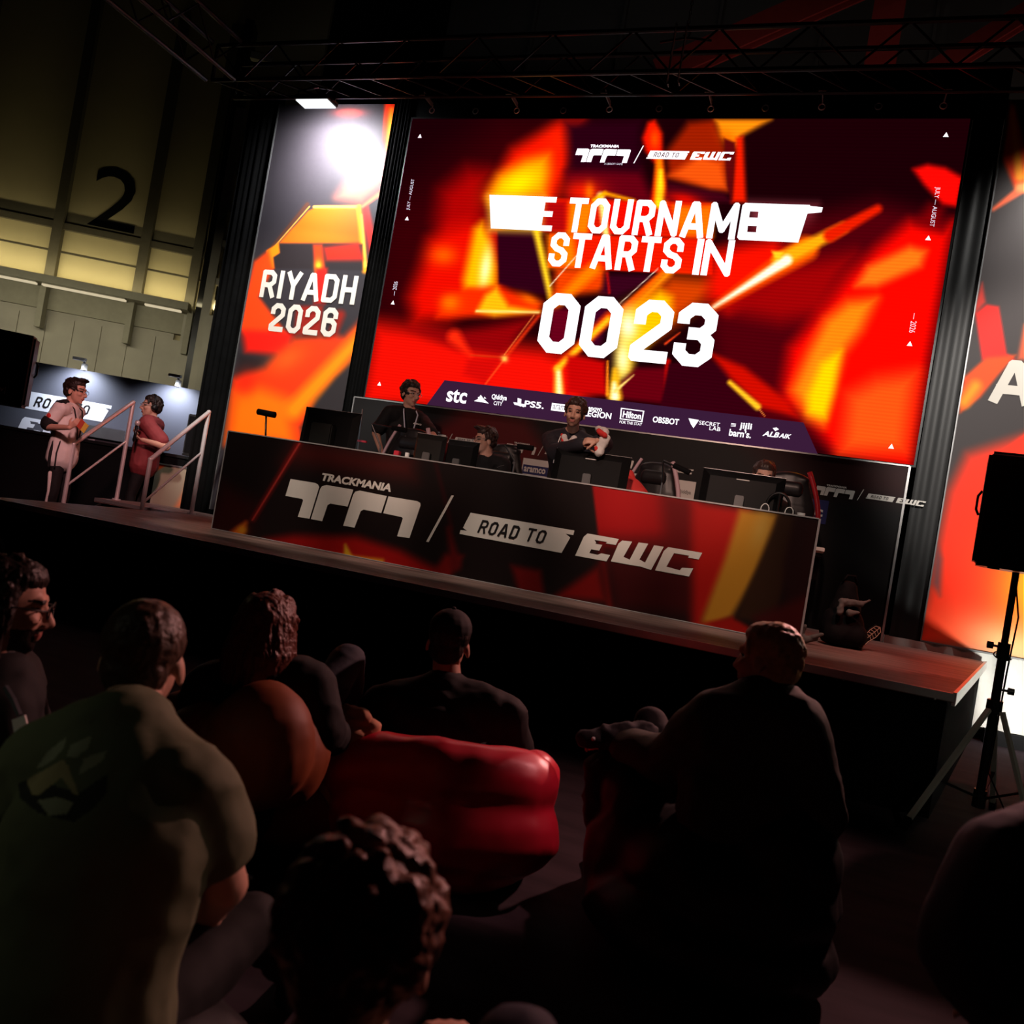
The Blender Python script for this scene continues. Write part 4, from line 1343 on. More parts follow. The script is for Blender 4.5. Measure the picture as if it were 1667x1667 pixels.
# ---- screens on the desk, seen from behind
def monitor(px, pyt, wpx, lab, Y=6.98, yaw=0, tilt=6, h=.40, bar=True, lens=True, m=mat('monitor_shell', (.0035, .0035, .0038), .5, var=.2, spec=.12)):
    c = onY(px, pyt, Y)
    w = wpx * (np.dot(c - EYE, FWD) / F_PX) / math.cos(YAW) * 1.0
    top = float(c[2])
    root = empty('monitor', (c[0], Y, TT), lab, 'monitor', 'monitors on the desk', math.radians(yaw))
    M = Matrix.Translation((0, 0, top - TT - h / 2)) @ Matrix.Rotation(math.radians(-tilt), 4, 'X')
    mb = MB()
    def pv(x, y, z): return tuple(M @ Vector((x, y, z)))
    a, b = w / 2, h / 2
    i1, i2 = .80, .72
    vs = [pv(x, y, z) for y, sx, sz in ((.0, 1, 1), (-.012, 1, 1), (-.05, i1, i2)) for x, z in ((-a * sx, -b * sz), (a * sx, -b * sz), (a * sx, b * sz), (-a * sx, b * sz))]
    fs = [(0, 1, 2, 3), (11, 10, 9, 8)]
    for r in (0, 4):
        for j in range(4):
            fs.append((r + j, r + 4 + j, r + 4 + (j + 1) % 4, r + (j + 1) % 4))
    mb.add(vs, fs)
    mb.build('back_shell', m, root)
    mb = MB()
    mb.add([pv(x, .002, z) for x, z in ((-a + .008, -b + .012), (a - .008, -b + .012), (a - .008, b - .008), (-a + .008, b - .008))], [(3, 2, 1, 0)])
    mb.build('display', glow('monitor_picture', (.65, .72, .8), .55), root)
    mb = MB()
    mb.add([pv(-a, -.001, b), pv(a, -.001, b), pv(a, -.001, b + .004), pv(-a, -.001, b + .004), pv(-a, .003, b), pv(a, .003, b), pv(a, .003, b + .004), pv(-a, .003, b + .004)], [(0, 1, 2, 3), (4, 7, 6, 5), (0, 4, 5, 1), (3, 2, 6, 7)])
    mb.build('top_edge', STEEL, root)
    MB().box((-.035, -.1, .01), (.035, -.05, top - TT - h * .45)).build('stand', GREYM, root, bevel=.006)
    MB().box((-.14, -.16, 0), (.14, .06, .012)).build('base', GREYM, root, bevel=.004)
    if lens:
        mb = MB()
        mb.add([pv(-.05, -.0502, b * .68), pv(.05, -.0502, b * .68), pv(.05, -.0502, b * .71), pv(-.05, -.0502, b * .71)], [(0, 1, 2, 3)])
        mb.build('logo_strip', WHITEP, root)
    return root


GSH = mat('grey_shell', (0.014, 0.014, 0.013), 0.5, var=.15, spec=.15)
m1 = monitor(543, 668, 98, 'big black monitor at the left end of the desk, next to the microphone', 7.0, 0, 4, .42, lens=False)
mb = MB().box((-.13, -.14, -.0), (.10, -.05, .42))
mb.build('rear_cover', GSH, m1, bevel=.012)
MB().box((-.04, -.1425, .1), (.0, -.14, .13)).build('sticker', WHITEP, m1)
monitor(704, 708, 48, 'grey monitor half hidden left of the player in profile', 7.05, 8, 3, .38, m=GSH, lens=False)
monitor(756, 718, 54, 'black monitor right in front of the player in profile', 6.95, -6, 3, .38, lens=False)
monitor(966, 737, 120, 'black monitor the man in the hoodie leans on', 6.98, 0, 6, .42)
monitor(1212, 770, 124, 'black monitor hiding the face of the rightmost player', 6.98, 0, 6, .42)

# ---- microphone and small things on the desk
p = Vector(onY(433, 712, 6.82)); p.z = TT
root = empty('microphone', p, 'black foam-covered microphone on a thin stand at the left end of the desk', 'microphone')
q = Vector(onY(434, 672, 6.82)) - p
ux = Vector((1, 0, 0))
MB().tube([q - ux * .1, q - ux * .095, q + ux * .095 - Vector((0, 0, .01)), q + ux * .1 - Vector((0, 0, .01))], [.018, .03, .03, .018], 14).build('foam', BLACK, root, smooth=True)
MB().tube([(0, 0, 0), (0, 0, q.z * .4), q - Vector((0, 0, .02))], .009, 8).build('stem', BLACKM, root, smooth=True)
pts = [q - ux * .1]
for t in np.linspace(0, 1, 12):
    pts.append(q + Vector((-.1 - .06 * math.sin(t * math.pi), 0, -.0 - t * (q.z * .62))) + ux * (.1 * t * t))
MB().tube(pts, .005, 6).build('cable', BLACKM, root, smooth=True)
MB().tube([(0, 0, 0), (0, 0, .015)], .06, 20).build('base', BLACKM, root)
for (px, py, lab) in ((690, 703, 'slim black microphone arm right of the man with the lanyard'),):
    pass
def boom(px0, py0, px1, py1, px2, py2, Y, lab):
    a, b, c = [Vector(onY(x, y, Y)) for x, y in ((px0, py0), (px1, py1), (px2, py2))]
    base = Vector((a.x, a.y, TT))
    root = empty('boom_microphone', base, lab, 'microphone', 'boom microphones along the desk')
    MB().tube([(0, 0, 0), a - base], .009, 8).build('post', GREYM, root)
    MB().tube([a - base, b - base], .008, 8).tube([b - base, c - base], .008, 8).build('arm', BLACKM, root)
    d = (c - b).normalized()
    MB().tube([c - base - d * .02, c - base + d * .13], .024, 12).build('foam', BLACK, root)
    o = c - base - d * .03
    MB().box((-.022, -.004, -.018), (.022, .004, .018), Matrix.Translation((a - base) * .55 + Vector((.06, -.02, .02))) @ Matrix.Rotation(.5, 4, 'Y')).build('yellow_tag', mat('yellow_tag', (.75, .5, .08), .6, var=.1), root)
    MB().tube([(a - base) * .5 + Vector((.0, 0, 0)), (a - base) * .55 + Vector((.06, -.015, .02))], .003, 6).build('tag_cord', WHITEP, root)
    MB().tube([(0, 0, 0), (0, 0, .02)], .035, 12).build('clamp', BLACKM, root)


boom(620, 728, 605, 690, 642, 697, 7.22, 'boom microphone in front of the man with the lanyard')
boom(838, 752, 822, 724, 846, 727, 7.22, 'boom microphone right of the player in profile')
boom(1078, 786, 1080, 750, 1100, 759, 7.22, 'boom microphone beside the red jersey')
p = Vector(onY(588, 716, 7.12)); p.z = TT
t = Vector(onY(590, 666, 7.12)) - p
root = empty('light_stick', p, 'thin grey upright rod with a small red clip right of the left monitor', 'rod')
MB().tube([(0, 0, 0), t], .008, 8).build('rod', GREYM, root)
MB().box((-.03, -.015, t.z * .5), (.06, .01, t.z * .5 + .018)).build('clip', mat('red_plastic', (.5, .03, .05), .4, var=.1), root)
MB().tube([(0, 0, 0), (0, 0, .015)], .05, 14).build('base', BLACKM, root)
for (px, py, c, w, lab) in ((647, 737, 'red_plastic', .05, 'small red box on the desk edge below the lanyard man'), (663, 740, None, .04, 'small white cup on the desk edge below the lanyard man'), (1304, 838, None, .06, 'small white carton at the right end of the desk')):
    p = Vector(onY(px, py, 6.72)); p.z = TT
    hh = float(onY(px, py - 3, 6.72)[2]) - TT
    if c:
        o = MB().box((-w / 2, -w / 2, 0), (w / 2, w / 2, hh)).build('box', MATS[c], None, p, bevel=.004)
    else:
        o = MB().tube([(0, 0, 0), (0, 0, hh * .6), (0, 0, hh)], [w * .4, w * .45, w * .5], 14).build('cup', WHITEP, None, p)
    tag(o, lab, 'box' if c else 'cup')
p = Vector(onY(1264, 838, 6.9)); p.z = TT
root = empty('headphones', p, 'black headphones with pale ear cushion ring standing on the desk by the right monitor', 'headphones')
k = Vector((0, 0, .27))
MB().tube([k + Vector((.085 * math.cos(a), 0, .1 * math.sin(a))) for a in np.linspace(-.1, math.pi + .1, 18)], .011, 8).build('headband', BLACKP, root, smooth=True)
for sx in (-1, 1):
    MB().tube([k + Vector((sx * .09, -.035, -.04)), k + Vector((sx * .09, .02, -.04))], .045, 16).build('ear_cup', BLACKP, root, smooth=False)
    c = k + Vector((sx * .09, -.037, -.04))
    MB().tube([c + Vector((.03 * math.cos(a), 0, .042 * math.sin(a))) for a in np.linspace(0, 2 * math.pi, 19)[:-1]], .004, 6, True).build('cushion_ring', WHITEP, root, smooth=True)
MB().tube([(0, 0, 0), (0, 0, .01), (0, 0, .012), k + Vector((0, 0, .1))], [.06, .06, .01, .01], 12).build('stand', BLACKP, root)

# ---- gaming chairs
CHB = mat('chair_leatherette', (0.012, 0.011, 0.012), 0.38, var=.2, scale=20, bump=.1)


def chair(px, pyt, Y, lab, stripe, rz=0.0, hb=.82):
    c = onY(px, pyt, Y)
    root = empty('gaming_chair', (c[0], Y, ST), lab, 'chair', 'gaming chairs behind the desk', math.radians(rz))
    zt = float(c[2]) - ST
    b = blob('backrest', [cap((0, .12, .5), (.24, .06), (0, .2, zt - .35), (.26, .06)), cap((0, .2, zt - .35), (.26, .055), (0, .24, zt - .08), (.16, .05)), cap((-.2, .1, .75), (.06, .09), (-.2, .13, .95), (.05, .08)), cap((.2, .1, .75), (.06, .09), (.2, .13, .95), (.05, .08)), cap((-.13, .24, zt - .1), (.05, .045), (.13, .24, zt - .1), (.05, .045))], CHB, root, voxel=.014)
    mb = MB()
    pts = []
    for t in np.linspace(0, 1, 16):
        if t < .5:
            z = .6 + (zt - .42 - .6) * t * 2
            pts.append((.285, .10 + .06 * t, z))
        else:
            u = (t - .5) * 2
            pts.append((.285 - .13 * u ** 1.5, .16 + .04 * u, zt - .42 + (.40) * u))
    if stripe is not None:
        mb.tube(pts, .022, 8)
        mb.tube([(-x, y, z) for x, y, z in pts[8:]], .016, 8)
        mb.build('trim_stripe', stripe, root, smooth=True)
    blob('headrest', [cap((-.09, .17, zt - .19), (.07, .04), (.09, .17, zt - .19), (.07, .04), (0, 0, 1))], CHB, root, voxel=.012)
    blob('seat', [cap((-.1, -.16, .47), (.14, .05), (.1, -.16, .47), (.14, .05), (0, 1, 0)), cap((0, -.3, .47), (.2, .05), (0, .05, .47), (.22, .06)), cap((-.22, -.25, .5), .05, (-.22, .05, .5), .05), cap((.22, -.25, .5), .05, (.22, .05, .5), .05)], CHB, root, voxel=.014)
    MB().tube([(0, -.1, .1), (0, -.1, .42)], .03, 12).build('gas_lift', BLACKM, root)
    for k in range(5):
        a = k * 2 * math.pi / 5
        e = Vector((.3 * math.cos(a), -.1 + .3 * math.sin(a), .07))
        MB().bar((0, -.1, .11), e, .05, .03).build('leg', BLACKP, root)
        MB().tube([e + Vector((-.015, 0, -.04)), e + Vector((.015, 0, -.04))], .03, 12).build('caster', BLACKP, root)
    for sx in (-1, 1):
        MB().box((sx * .33 - .04, -.25, .66), (sx * .33 + .04, .02, .69)).build('armrest', BLACKP, root, bevel=.01)
        MB().bar((sx * .33, -.1, .48), (sx * .33, -.1, .66), .04, .05).bar((sx * .2, -.1, .46), (sx * .33, -.1, .48), .04, .03).build('armrest_post', BLACKM, root)
    return root


LILAC = mat('lilac_trim', (.55, .38, .42), .5, var=.08)
REDT = mat('red_trim', (.55, .02, .03), .4, var=.1)
chair(660, 686, 7.5, 'gaming chair with a lilac edge in front of the lanyard man', LILAC, 0)
chair(812, 712, 7.95, 'plain black gaming chair behind the player in profile', None, 0)
chair(1060, 741, 7.95, 'gaming chair with a pink edge behind the red jersey', LILAC, -8)
chair(1288, 757, 7.72, 'gaming chair with a red edge at the right end of the desk', REDT, 0)

# ================================================================== speakers on stands
def speaker(loc, zb, rz, lab, lab2, legs, hgt=.65):
    root = empty('loudspeaker', (loc[0], loc[1], zb), lab, 'loudspeaker', 'loudspeakers on tripod stands', rz)
    w, d, h = .46, .38, hgt
    poly = [(-w / 2, -d / 2), (w / 2, -d / 2), (w / 2, 0), (w * .3, d / 2), (-w * .3, d / 2), (-w / 2, 0)]
    MB().prism(poly, 0, h).build('cabinet', mat('speaker_shell', (.016, .014, .015), .35, var=.2, scale=30), root, bevel=.022, seg=3)
    mb = MB().box((-w / 2 + .02, -d / 2 - .006, .025), (w / 2 - .02, -d / 2 + .01, h - .025))
    mb.build('grille', mat('speaker_grille', (.007, .007, .007), .5, .2, var=.3, scale=120), root, bevel=.004)
    fr = Frame((0, -d / 2 - .007, 0), (1, 0, 0), (0, 0, 1), (0, -1, 0))
    b = flat('badge', fr, [[(.02, .075), (.085, .075), (.085, .14), (.02, .14)]], BLACKP, root, .001)
    mb = MB()
    font_add(mb, fr, 'EV', .052, .108, .045, .032, 0, .05, .2, .003)
    q = [(.022, .077), (.083, .077), (.083, .138), (.022, .138)]
    mb.add([fr.P(x, y, .003) for x, y in ((.081, .078), (.085, .078), (.085, .138), (.081, .138))], [(0, 1, 2, 3)])
    mb.build('badge_lettering', WHITEP, b)
    for sx in (-1, 1):
        MB().box((sx * .12 - .03, -d / 2 + .03, -.008), (sx * .12 + .03, -d / 2 + .07, .0)).build('foot', BLACKP, root)
        MB().tube([(sx * w / 2 * 1.01, -.02, h * .45), (sx * (w / 2 + .02), -.02, h * .5), (sx * (w / 2 + .02), -.02, h * .62), (sx * w / 2 * 1.01, -.02, h * .67)], .008, 6).build('handle', BLACKP, root)
    s = empty('speaker_stand', (loc[0], loc[1], 0), lab2, 'stand', 'tripod speaker stands')
    zc = .68
    MB().tube([(0, 0, .1), (0, 0, 1.02)], .024, 14).build('pole', BLACKM, s, smooth=False)
    MB().tube([(0, 0, 1.0), (0, 0, zb - .002)], .0185, 14).build('inner_tube', BLACKM, s)
    for z, r, hh in ((1.0, .033, .09), (zc, .042, .07)):
        MB().tube([(0, 0, z - hh / 2), (0, 0, z + hh / 2)], r, 16).build('collar', BLACKP, s)
    for z, sg in ((1.02, -1), (zc + .1, 1)):
        MB().tube([(0, 0, z), (sg * .06, 0, z)], .007, 8).tube([(sg * .055, 0, z), (sg * .085, 0, z)], .02, 10).build('knob', BLACKP, s)
    MB().tube([(.045 * math.cos(a), .045 * math.sin(a), .97 + .02 * math.sin(a)) for a in np.linspace(.4, 5.9, 20)], .004, 6).build('safety_clip', BLACKM, s, smooth=True)
    for dg, spread in legs:
        a = math.radians(dg)
        u = Vector((math.cos(a), math.sin(a), 0))
        top, ft = u * .05 + Vector((0, 0, zc - .02)), u * spread + Vector((0, 0, .02))
        lg = MB().bar(top, ft, .028, .02).build('leg', mat('pale_leg', (.42, .39, .34), .45, .1, var=.15), s)
        MB().bar(ft + (top - ft).normalized() * .05, ft - (top - ft).normalized() * .02, .036, .03).build('rubber_foot', BLACKP, lg)
        mid = top.lerp(ft, .62)
        MB().bar(u * .03 + Vector((0, 0, .16)), mid, .02, .012).build('brace', BLACKM, s)
    MB().tube([(0, 0, .1), (0, 0, .2)], .034, 14).build('lower_hub', BLACKP, s)
    return root, s


pr = at(1637, 925, 5.1)
pr = np.array((1.10, 5.55, 1.455))
speaker((pr[0], pr[1], 0), float(pr[2]), math.radians(-8), 'black loudspeaker on a tripod stand at the right edge, before the lit banner', 'tripod speaker stand at the right with pale legs on the carpet', ((-130, .66), (-42, .33), (70, .5)))
pL = at(-6, 657, 6.9)
speaker((pL[0], pL[1], 0), float(pL[2]), math.radians(40), 'black loudspeaker at the left edge, in front of the host in white', 'tripod speaker stand at the left edge behind the seated crowd', ((-100, .5), (20, .5), (140, .5)), .58)
mb = MB()
pts = []
c = Vector((pr[0], pr[1], 0))
for t in np.linspace(0, 1, 40):
    pts.append(c + Vector((.1 + .25 * math.cos(t * 7) * (1 - t * .4) + t * .5, .22 * math.sin(t * 7) - t * .5, .008 + .001)))
mb.tube([c + Vector((.02, .1, float(pr[2]) - .02)), c + Vector((.06, .06, 1.2)), c + Vector((.035, .0, .9)), c + Vector((.03, .03, .3)), c + Vector((.2, .1, .02))] + pts, .005, 6)
tag(mb.build('cable', BLACK, smooth=True), 'thin black cable coiled on the carpet round the right speaker stand', 'cable')

# ================================================================== bag and clothes behind the desk end
bp = Vector(onz(1365, 1052, ST))
root = empty('backpack', bp, 'black backpack standing on the stage beyond the right end of the desk', 'bag', rz=YAW)
blob('bag_body', [cap((0, 0, .16), (.17, .12, .17)), cap((-.06, 0, .1), (.15, .1), (.1, 0, .1), (.15, .1), (0, 1, 0)), cap((0, -.02, .3), (.12, .09), (0, 0, .46), (.07, .06))], BLACK, root, voxel=.015, wrinkle=.008)
MB().tube([(-.06, -.02, .5), (-.03, -.03, .56), (.03, -.03, .56), (.06, -.02, .5)], .01, 6).build('grab_handle', BLACK, root, smooth=True)
root = empty('shirt', bp + Vector((0, 0, 0)), 'crumpled grey-white shirt draped on the black backpack', 'clothing', rz=YAW)
GW_ = mat('grey_shirt', (.10, .095, .085), .8, var=.3, scale=14, bump=.2)
blob('cloth', [cap((-.08, -.13, .35), .03, (.06, -.15, .36), .022), cap((-.09, -.14, .27), .025, (-.085, -.14, .36), .02), cap((.06, -.14, .36), .014, (.13, -.13, .40), .007), cap((-.02, -.15, .28), .028, (.05, -.15, .29), .012)], GW_, root, voxel=.008, wrinkle=.006, wscale=24)
sp = Vector(onz(1398, 1056, ST))
sp2 = Vector(onz(1392, 1060, ST))
root = empty('shoe', sp, 'black trainer with a pale patterned sole lying on its side against the backpack', 'shoe', rz=YAW)
M = Matrix.Translation((0.03, -.05, .11)) @ Matrix.Rotation(math.radians(48), 4, (0, -1, 0))
blob('upper', [('c', M @ Vector((-.1, .03, 0)), (.035, .04), M @ Vector((.1, .02, 0)), (.03, .03), Vector((0, 0, 1))), ('c', M @ Vector((-.1, .03, 0)), (.035, .04), M @ Vector((-.08, .1, 0)), (.035, .03), Vector((0, 0, 1)))], BLACK, root, voxel=.01)
sole = [(-.13, -.02), (-.11, -.04), (-.03, -.033), (.05, -.045), (.11, -.035), (.135, 0), (.11, .035), (.05, .042), (-.03, .03), (-.11, .035), (-.13, .015)]
mb = MB()
mb.add([M @ Vector((x, y_, z)) for y_ in (-.02, .0) for x, z in sole], [tuple(range(10, -1, -1)), tuple(range(11, 22))] + [(i, (i + 1) % 11, 11 + (i + 1) % 11, 11 + i) for i in range(11)])
so = mb.build('sole', BLACKP, root)
mb = MB()
mb.tube([M @ Vector((x * .88, -.022, z * .85)) for x, z in sole], .0028, 5, True)
for i in range(5):
    x = -.0 + i * .025
    mb.tube([M @ Vector((x, -.022, -.03)), M @ Vector((x + .012, -.022, 0)), M @ Vector((x, -.022, .03))], .0026, 5)
mb.tube([M @ Vector((-.1, -.022, 0)), M @ Vector((-.03, -.022, 0)), M @ Vector((.11, -.022, 0))], .0026, 5)
mb.build('tread', mat('pale_rubber', (.5, .42, .3), .6, var=.1), so)
p = Vector(onz(1308, 1047, ST))
tag(blob('scarf', [cap((0, 0, .03), .03, (.08, .02, .05), .022), cap((.06, 0, .06), .02, (.12, 0, .09), .014), cap((-.02, .02, .06), .018, (-.01, 0, .13), .012)], GW_, None, p, voxel=.008, wrinkle=.006), 'small crumpled pale cloth on the stage at the right end of the desk', 'cloth')

# ================================================================== the booth behind the hosts
BD_ = np.array((math.cos(math.radians(23.5)), math.sin(math.radians(23.5)), 0))
BN_ = np.array((BD_[1], -BD_[0], 0))
bp0 = at(200, 614, 13.0)
btop = float(bp0[2])
FBO = Frame((bp0[0], bp0[1], 0), BD_, (0, 0, 1), BN_)
bxl, bxr = FBO.px(20, 582)[0] - .8, FBO.px(327, 640)[0]
booth = empty('booth_wall', FBO.P(0, 0), 'grey-blue printed booth wall reading ROAD TO, behind the two hosts', 'booth')
BO = Vector(FBO.P(0, 0))


def fbox(fr, xa, xb, za, zb, d0, d1, O):
    mb = MB()
    P = [Vector(fr.P(x, z, d)) - O for d in (d0, d1) for x, z in ((xa, za), (xb, za), (xb, zb), (xa, zb))]
    return mb.add(P, [(3, 2, 1, 0), (4, 5, 6, 7), (0, 1, 5, 4), (1, 2, 6, 5), (2, 3, 7, 6), (3, 0, 4, 7)])


pz = fbox(FBO, bxl, bxr, 0, btop, -.06, 0, BO).build('panel', mat('booth_print', (.085, .088, .11), .55, var=.06, scale=2), booth)
fbox(FBO, bxr, bxr + .03, 0, btop, -.06, .02, BO).build('edge_post', STEEL, booth)
zt = FBO.px(120, 660)[1]
s = .9
lx = FBO.px(181, 668)[0]
bw = MARK[5][1][0] - MARK[5][6][0]
sb = (FBO.px(181, 668)[0] - FBO.px(30, 660)[0]) / bw
bwhite = mat('booth_white', (.75, .78, .85), .6, var=.03)
cxb, czb = lx - MARK[5][1][0] * sb, FBO.px(150, 655)[1] - MARK[5][1][1] * sb
mb = MB()
OO = Vector((0, 0, 0))
frl = Frame(np.array(FBO.o) - np.array(BO), BD_, (0, 0, 1), BN_)
mark(frl, cxb, czb, sb, bwhite, MATS['print_black'], pz, .004, 'event_logo', True, only=(5,))
# the three letters sit on a second line underneath
ez = FBO.px(60, 682)[1]
dxe = FBO.px(40, 683)[0] - MARK[6][1][0] * sb * .9
mark(frl, dxe, ez - MARK[6][1][1] * sb * .9, sb * .9, bwhite, PRK, pz, .004, 'event_letters', False, only=(6, 7, 8, 9, 10, 11, 12, 13))
for i, (x, y) in enumerate(((137, 600), (290, 626))):
    q = FBO.px(x, y)
    c = Vector(FBO.P(q[0], btop, .0))
    root = empty('display_light', c, ('left', 'right')[i] + ' small white arm light clipped on top of the booth wall', 'lamp', 'arm lights on the booth wall')
    n = Vector(BN_)
    MB().box((-.03, -.03, 0), (.03, .03, .1)).build('clip', WHITEP, root)
    MB().tube([(0, 0, .08), tuple(n * .04 + Vector((0, 0, .14))), tuple(n * .16 + Vector((0, 0, .14)))], .02, 8).build('arm', WHITEP, root, smooth=True)
    hd = n * .2 + Vector((0, 0, .14))
    u = Vector(BD_)
    MB().bar(hd - u * .09, hd + u * .09, .07, .04).build('head', WHITEP, root)
    spot('display_lamp', c + n * .34 + Vector((0, 0, .08)), c + n * .02 + Vector((0, 0, -.8)), 130, (.82, .88, 1.0), 140, 1.0, .05)
# next stand to the right
b2 = empty('booth_panel', FBO.P(bxr + .5, 0, -1.2), 'pale blue booth panel with a bright top, right of the grey booth wall', 'booth')
B2O = Vector(b2.location)
x0, x1 = FBO.px(330, 640)[0] + .05, FBO.px(330, 640)[0] + 1.1
zt2 = btop + .0
fbox(FBO, x0, x1, 0, zt2 + .08, -1.26, -1.2, B2O).build('panel', mat('pale_blue_print', (.30, .42, .55), .6, var=.08, scale=2), b2)
fbox(FBO, x0, x1, zt2 - .12, zt2 - .02, -1.15, -1.05, B2O).build('light_box', glow('panel_lamp', (.8, .9, 1), .9), b2)
spot('display_lamp', Vector(FBO.P((x0 + x1) / 2, zt2 - .2, -.7)), Vector(FBO.P((x0 + x1) / 2, 1.4, -1.2)), 30, (.8, .9, 1.0), 120, 1.0, .1)
# dark counter, screens and the printed podium front
cN = Vector(BN_)
c0 = FBO.px(215, 742)
root = empty('counter', FBO.P(-.3, 0, 1.2), 'long black counter with a pale front strip behind the two hosts', 'counter')
CO = Vector(root.location)
fbox(FBO, bxl, bxr + 1.3, .0, 1.36, .5, 1.0, CO).build('cabinet', BLACK, root)
fbox(FBO, bxl, bxr + 1.3, 1.36, 1.40, .46, 1.04, CO).build('worktop', BLACKP, root)
q0, q1 = FBO.px(150, 700), FBO.px(205, 726)
fbox(FBO, FBO.px(110, 700)[0], FBO.px(205, 720)[0], q1[1] + .05, q1[1] + .22, .02, .1, CO).build('cable_tray', GREYM, root)
for lab, x0p, x1p, y0p, y1p in (('small black loudspeaker on the counter left of the second handrail top', 308, 330, 676, 715), ('black loudspeaker at the counter end beside the banner', 349, 364, 670, 706)):
    Yd = at((x0p + x1p) / 2, y1p, 11.8)
    a, b = at(x0p, y0p, 11.8), at(x1p, y1p, 11.8)
    root2 = empty('monitor_speaker', (Yd[0], Yd[1], 1.401), lab, 'loudspeaker')
    w = np.hypot(*(b - a)[:2])
    z1 = float(at((x0p + x1p) / 2, y0p, 11.8)[2]) - 1.40
    R4 = Matrix.Rotation(math.radians(23.5), 4, 'Z')
    MB().box((-w / 2, -.1, .03), (w / 2, .1, z1), R4).build('cabinet', BLACKP, root2, bevel=.01)
    MB().box((-w / 2.4, -.11, .05), (w / 2.4, -.1, z1 - .03), R4).build('grille', BLACK, root2)
    MB().box((-w / 2, -.1, 0), (w / 2, .1, .03), R4).build('foot', BLACKM, root2)
pd = Frame(at(290, 790, 11.5), BD_, (0, 0, 1), BN_)
a, b, c_, d_ = pd.px(255, 755), pd.px(320, 770), pd.px(253, 816), pd.px(316, 822)
root = empty('podium', (pd.o[0], pd.o[1], 0), 'pale printed podium with an orange swirl behind the second handrail', 'podium')
PO = Vector(root.location)
LP = [('p', [(250, 750), (272, 757), (256, 766)], (240, 80, 30), 2), ('p', [(318, 765), (322, 822), (285, 826), (300, 800), (306, 780)], (235, 130, 80), 7), ('p', [(312, 800), (322, 790), (320, 830), (302, 826)], (70, 40, 35), 5)]
fr2 = Frame(pd.o, BD_, (0, 0, 1), BN_)
o = picture('print', fr2, a[0], d_[0] + .03, .3 - pd.o[2], a[1], 40, 60, (150, 140, 120), LP, artmat('podium_print'), root, e=.002)
o.location = -PO
fbox(fr2, a[0], d_[0] + .03, .28 - pd.o[2], a[1], -.5, 0, PO).build('body', BLACK, root)
fbox(fr2, a[0] + .05, d_[0] - .02, -pd.o[2], .28 - pd.o[2], -.45, -.05, PO).build('plinth', BLACK, root)
fbox(fr2, a[0] - .02, d_[0] + .05, a[1], a[1] + .02, -.52, .02, PO).build('top', GREYM, root)
spot('podium_light', Vector(fr2.P(0, 1.6, 1.2)), Vector(fr2.P(0, -.3, 0)), 26, (1, .9, .75), 50, .8, .1)

# ================================================================== people
V = Vector


def W(x, y, d): return Vector(at(x, y, d))


def pose(kind, base, hd, s=1.0):
    """World joints of a figure on its base, heading hd (degrees, 0 looks along +Y)."""
    if kind == 'stand':
        j = dict(pelvis=(0, 0, .93), chest=(0, 0, 1.24), neck=(0, -.015, 1.46), head=(0, .025, 1.63), shR=(.185, -.01, 1.41), shL=(-.185, -.01, 1.41),
                 elR=(.24, -.03, 1.12), elL=(-.24, -.03, 1.12), wrR=(.25, .08, .88), wrL=(-.25, .08, .88), hipR=(.09, 0, .9), hipL=(-.09, 0, .9),
                 knR=(.11, .03, .49), knL=(-.11, .03, .49), anR=(.12, -.01, .08), anL=(-.12, -.01, .08))
    elif kind == 'chair':
        j = dict(pelvis=(0, 0, .55), chest=(0, .03, .86), neck=(0, .02, 1.06), head=(0, .07, 1.22), shR=(.185, .02, 1.02), shL=(-.185, .02, 1.02),
                 elR=(.25, .14, .78), elL=(-.25, .14, .78), wrR=(.17, .38, .76), wrL=(-.17, .38, .76), hipR=(.09, .02, .52), hipL=(-.09, .02, .52),
                 knR=(.13, .42, .52), knL=(-.13, .42, .52), anR=(.13, .45, .08), anL=(-.13, .45, .08))
    else:
        j = dict(pelvis=(0, 0, .24), chest=(0, .0, .50), neck=(0, .05, .69), head=(0, .11, .84), shR=(.185, .03, .64), shL=(-.185, .03, .64),
                 elR=(.27, .2, .42), elL=(-.27, .2, .42), wrR=(.16, .42, .42), wrL=(-.16, .42, .42), hipR=(.1, .05, .22), hipL=(-.1, .05, .22),
                 knR=(.2, .42, .46), knL=(-.2, .42, .46), anR=(.17, .62, .09), anL=(-.17, .62, .09))
    R = Matrix.Rotation(math.radians(hd), 3, 'Z')
    return {k: Vector(base) + R @ (Vector(v) * s) for k, v in j.items()}


def head_matrix(c, yaw, pitch=0, roll=0, s=1.0):
    return Matrix.Translation(c) @ Matrix.Rotation(math.radians(yaw), 4, 'Z') @ Matrix.Rotation(math.radians(pitch), 4, 'X') @ Matrix.Rotation(math.radians(roll), 4, 'Y') @ Matrix.Scale(s, 4)


def xf(M, prims):
    """Moves prims given in head space into the world."""
    s = M.to_scale()[0]
    R = M.to_3x3().normalized()
    out = []
    for p in prims:
        if p[0] == 'c':
            out.append(('c', M @ p[1], tuple(r * s for r in p[2]), M @ p[3], tuple(r * s for r in p[4]), R @ p[5]))
        else:
            e = R.to_euler()
            q = Euler([math.radians(a) for a in p[3]]).to_matrix() if tuple(p[3]) != (1, 0, 0) else Matrix.Identity(3)
            e = (R @ q).to_euler()
            out.append(('e', M @ p[1], tuple(r * s for r in p[2]), tuple(math.degrees(a) for a in e)))
    return out


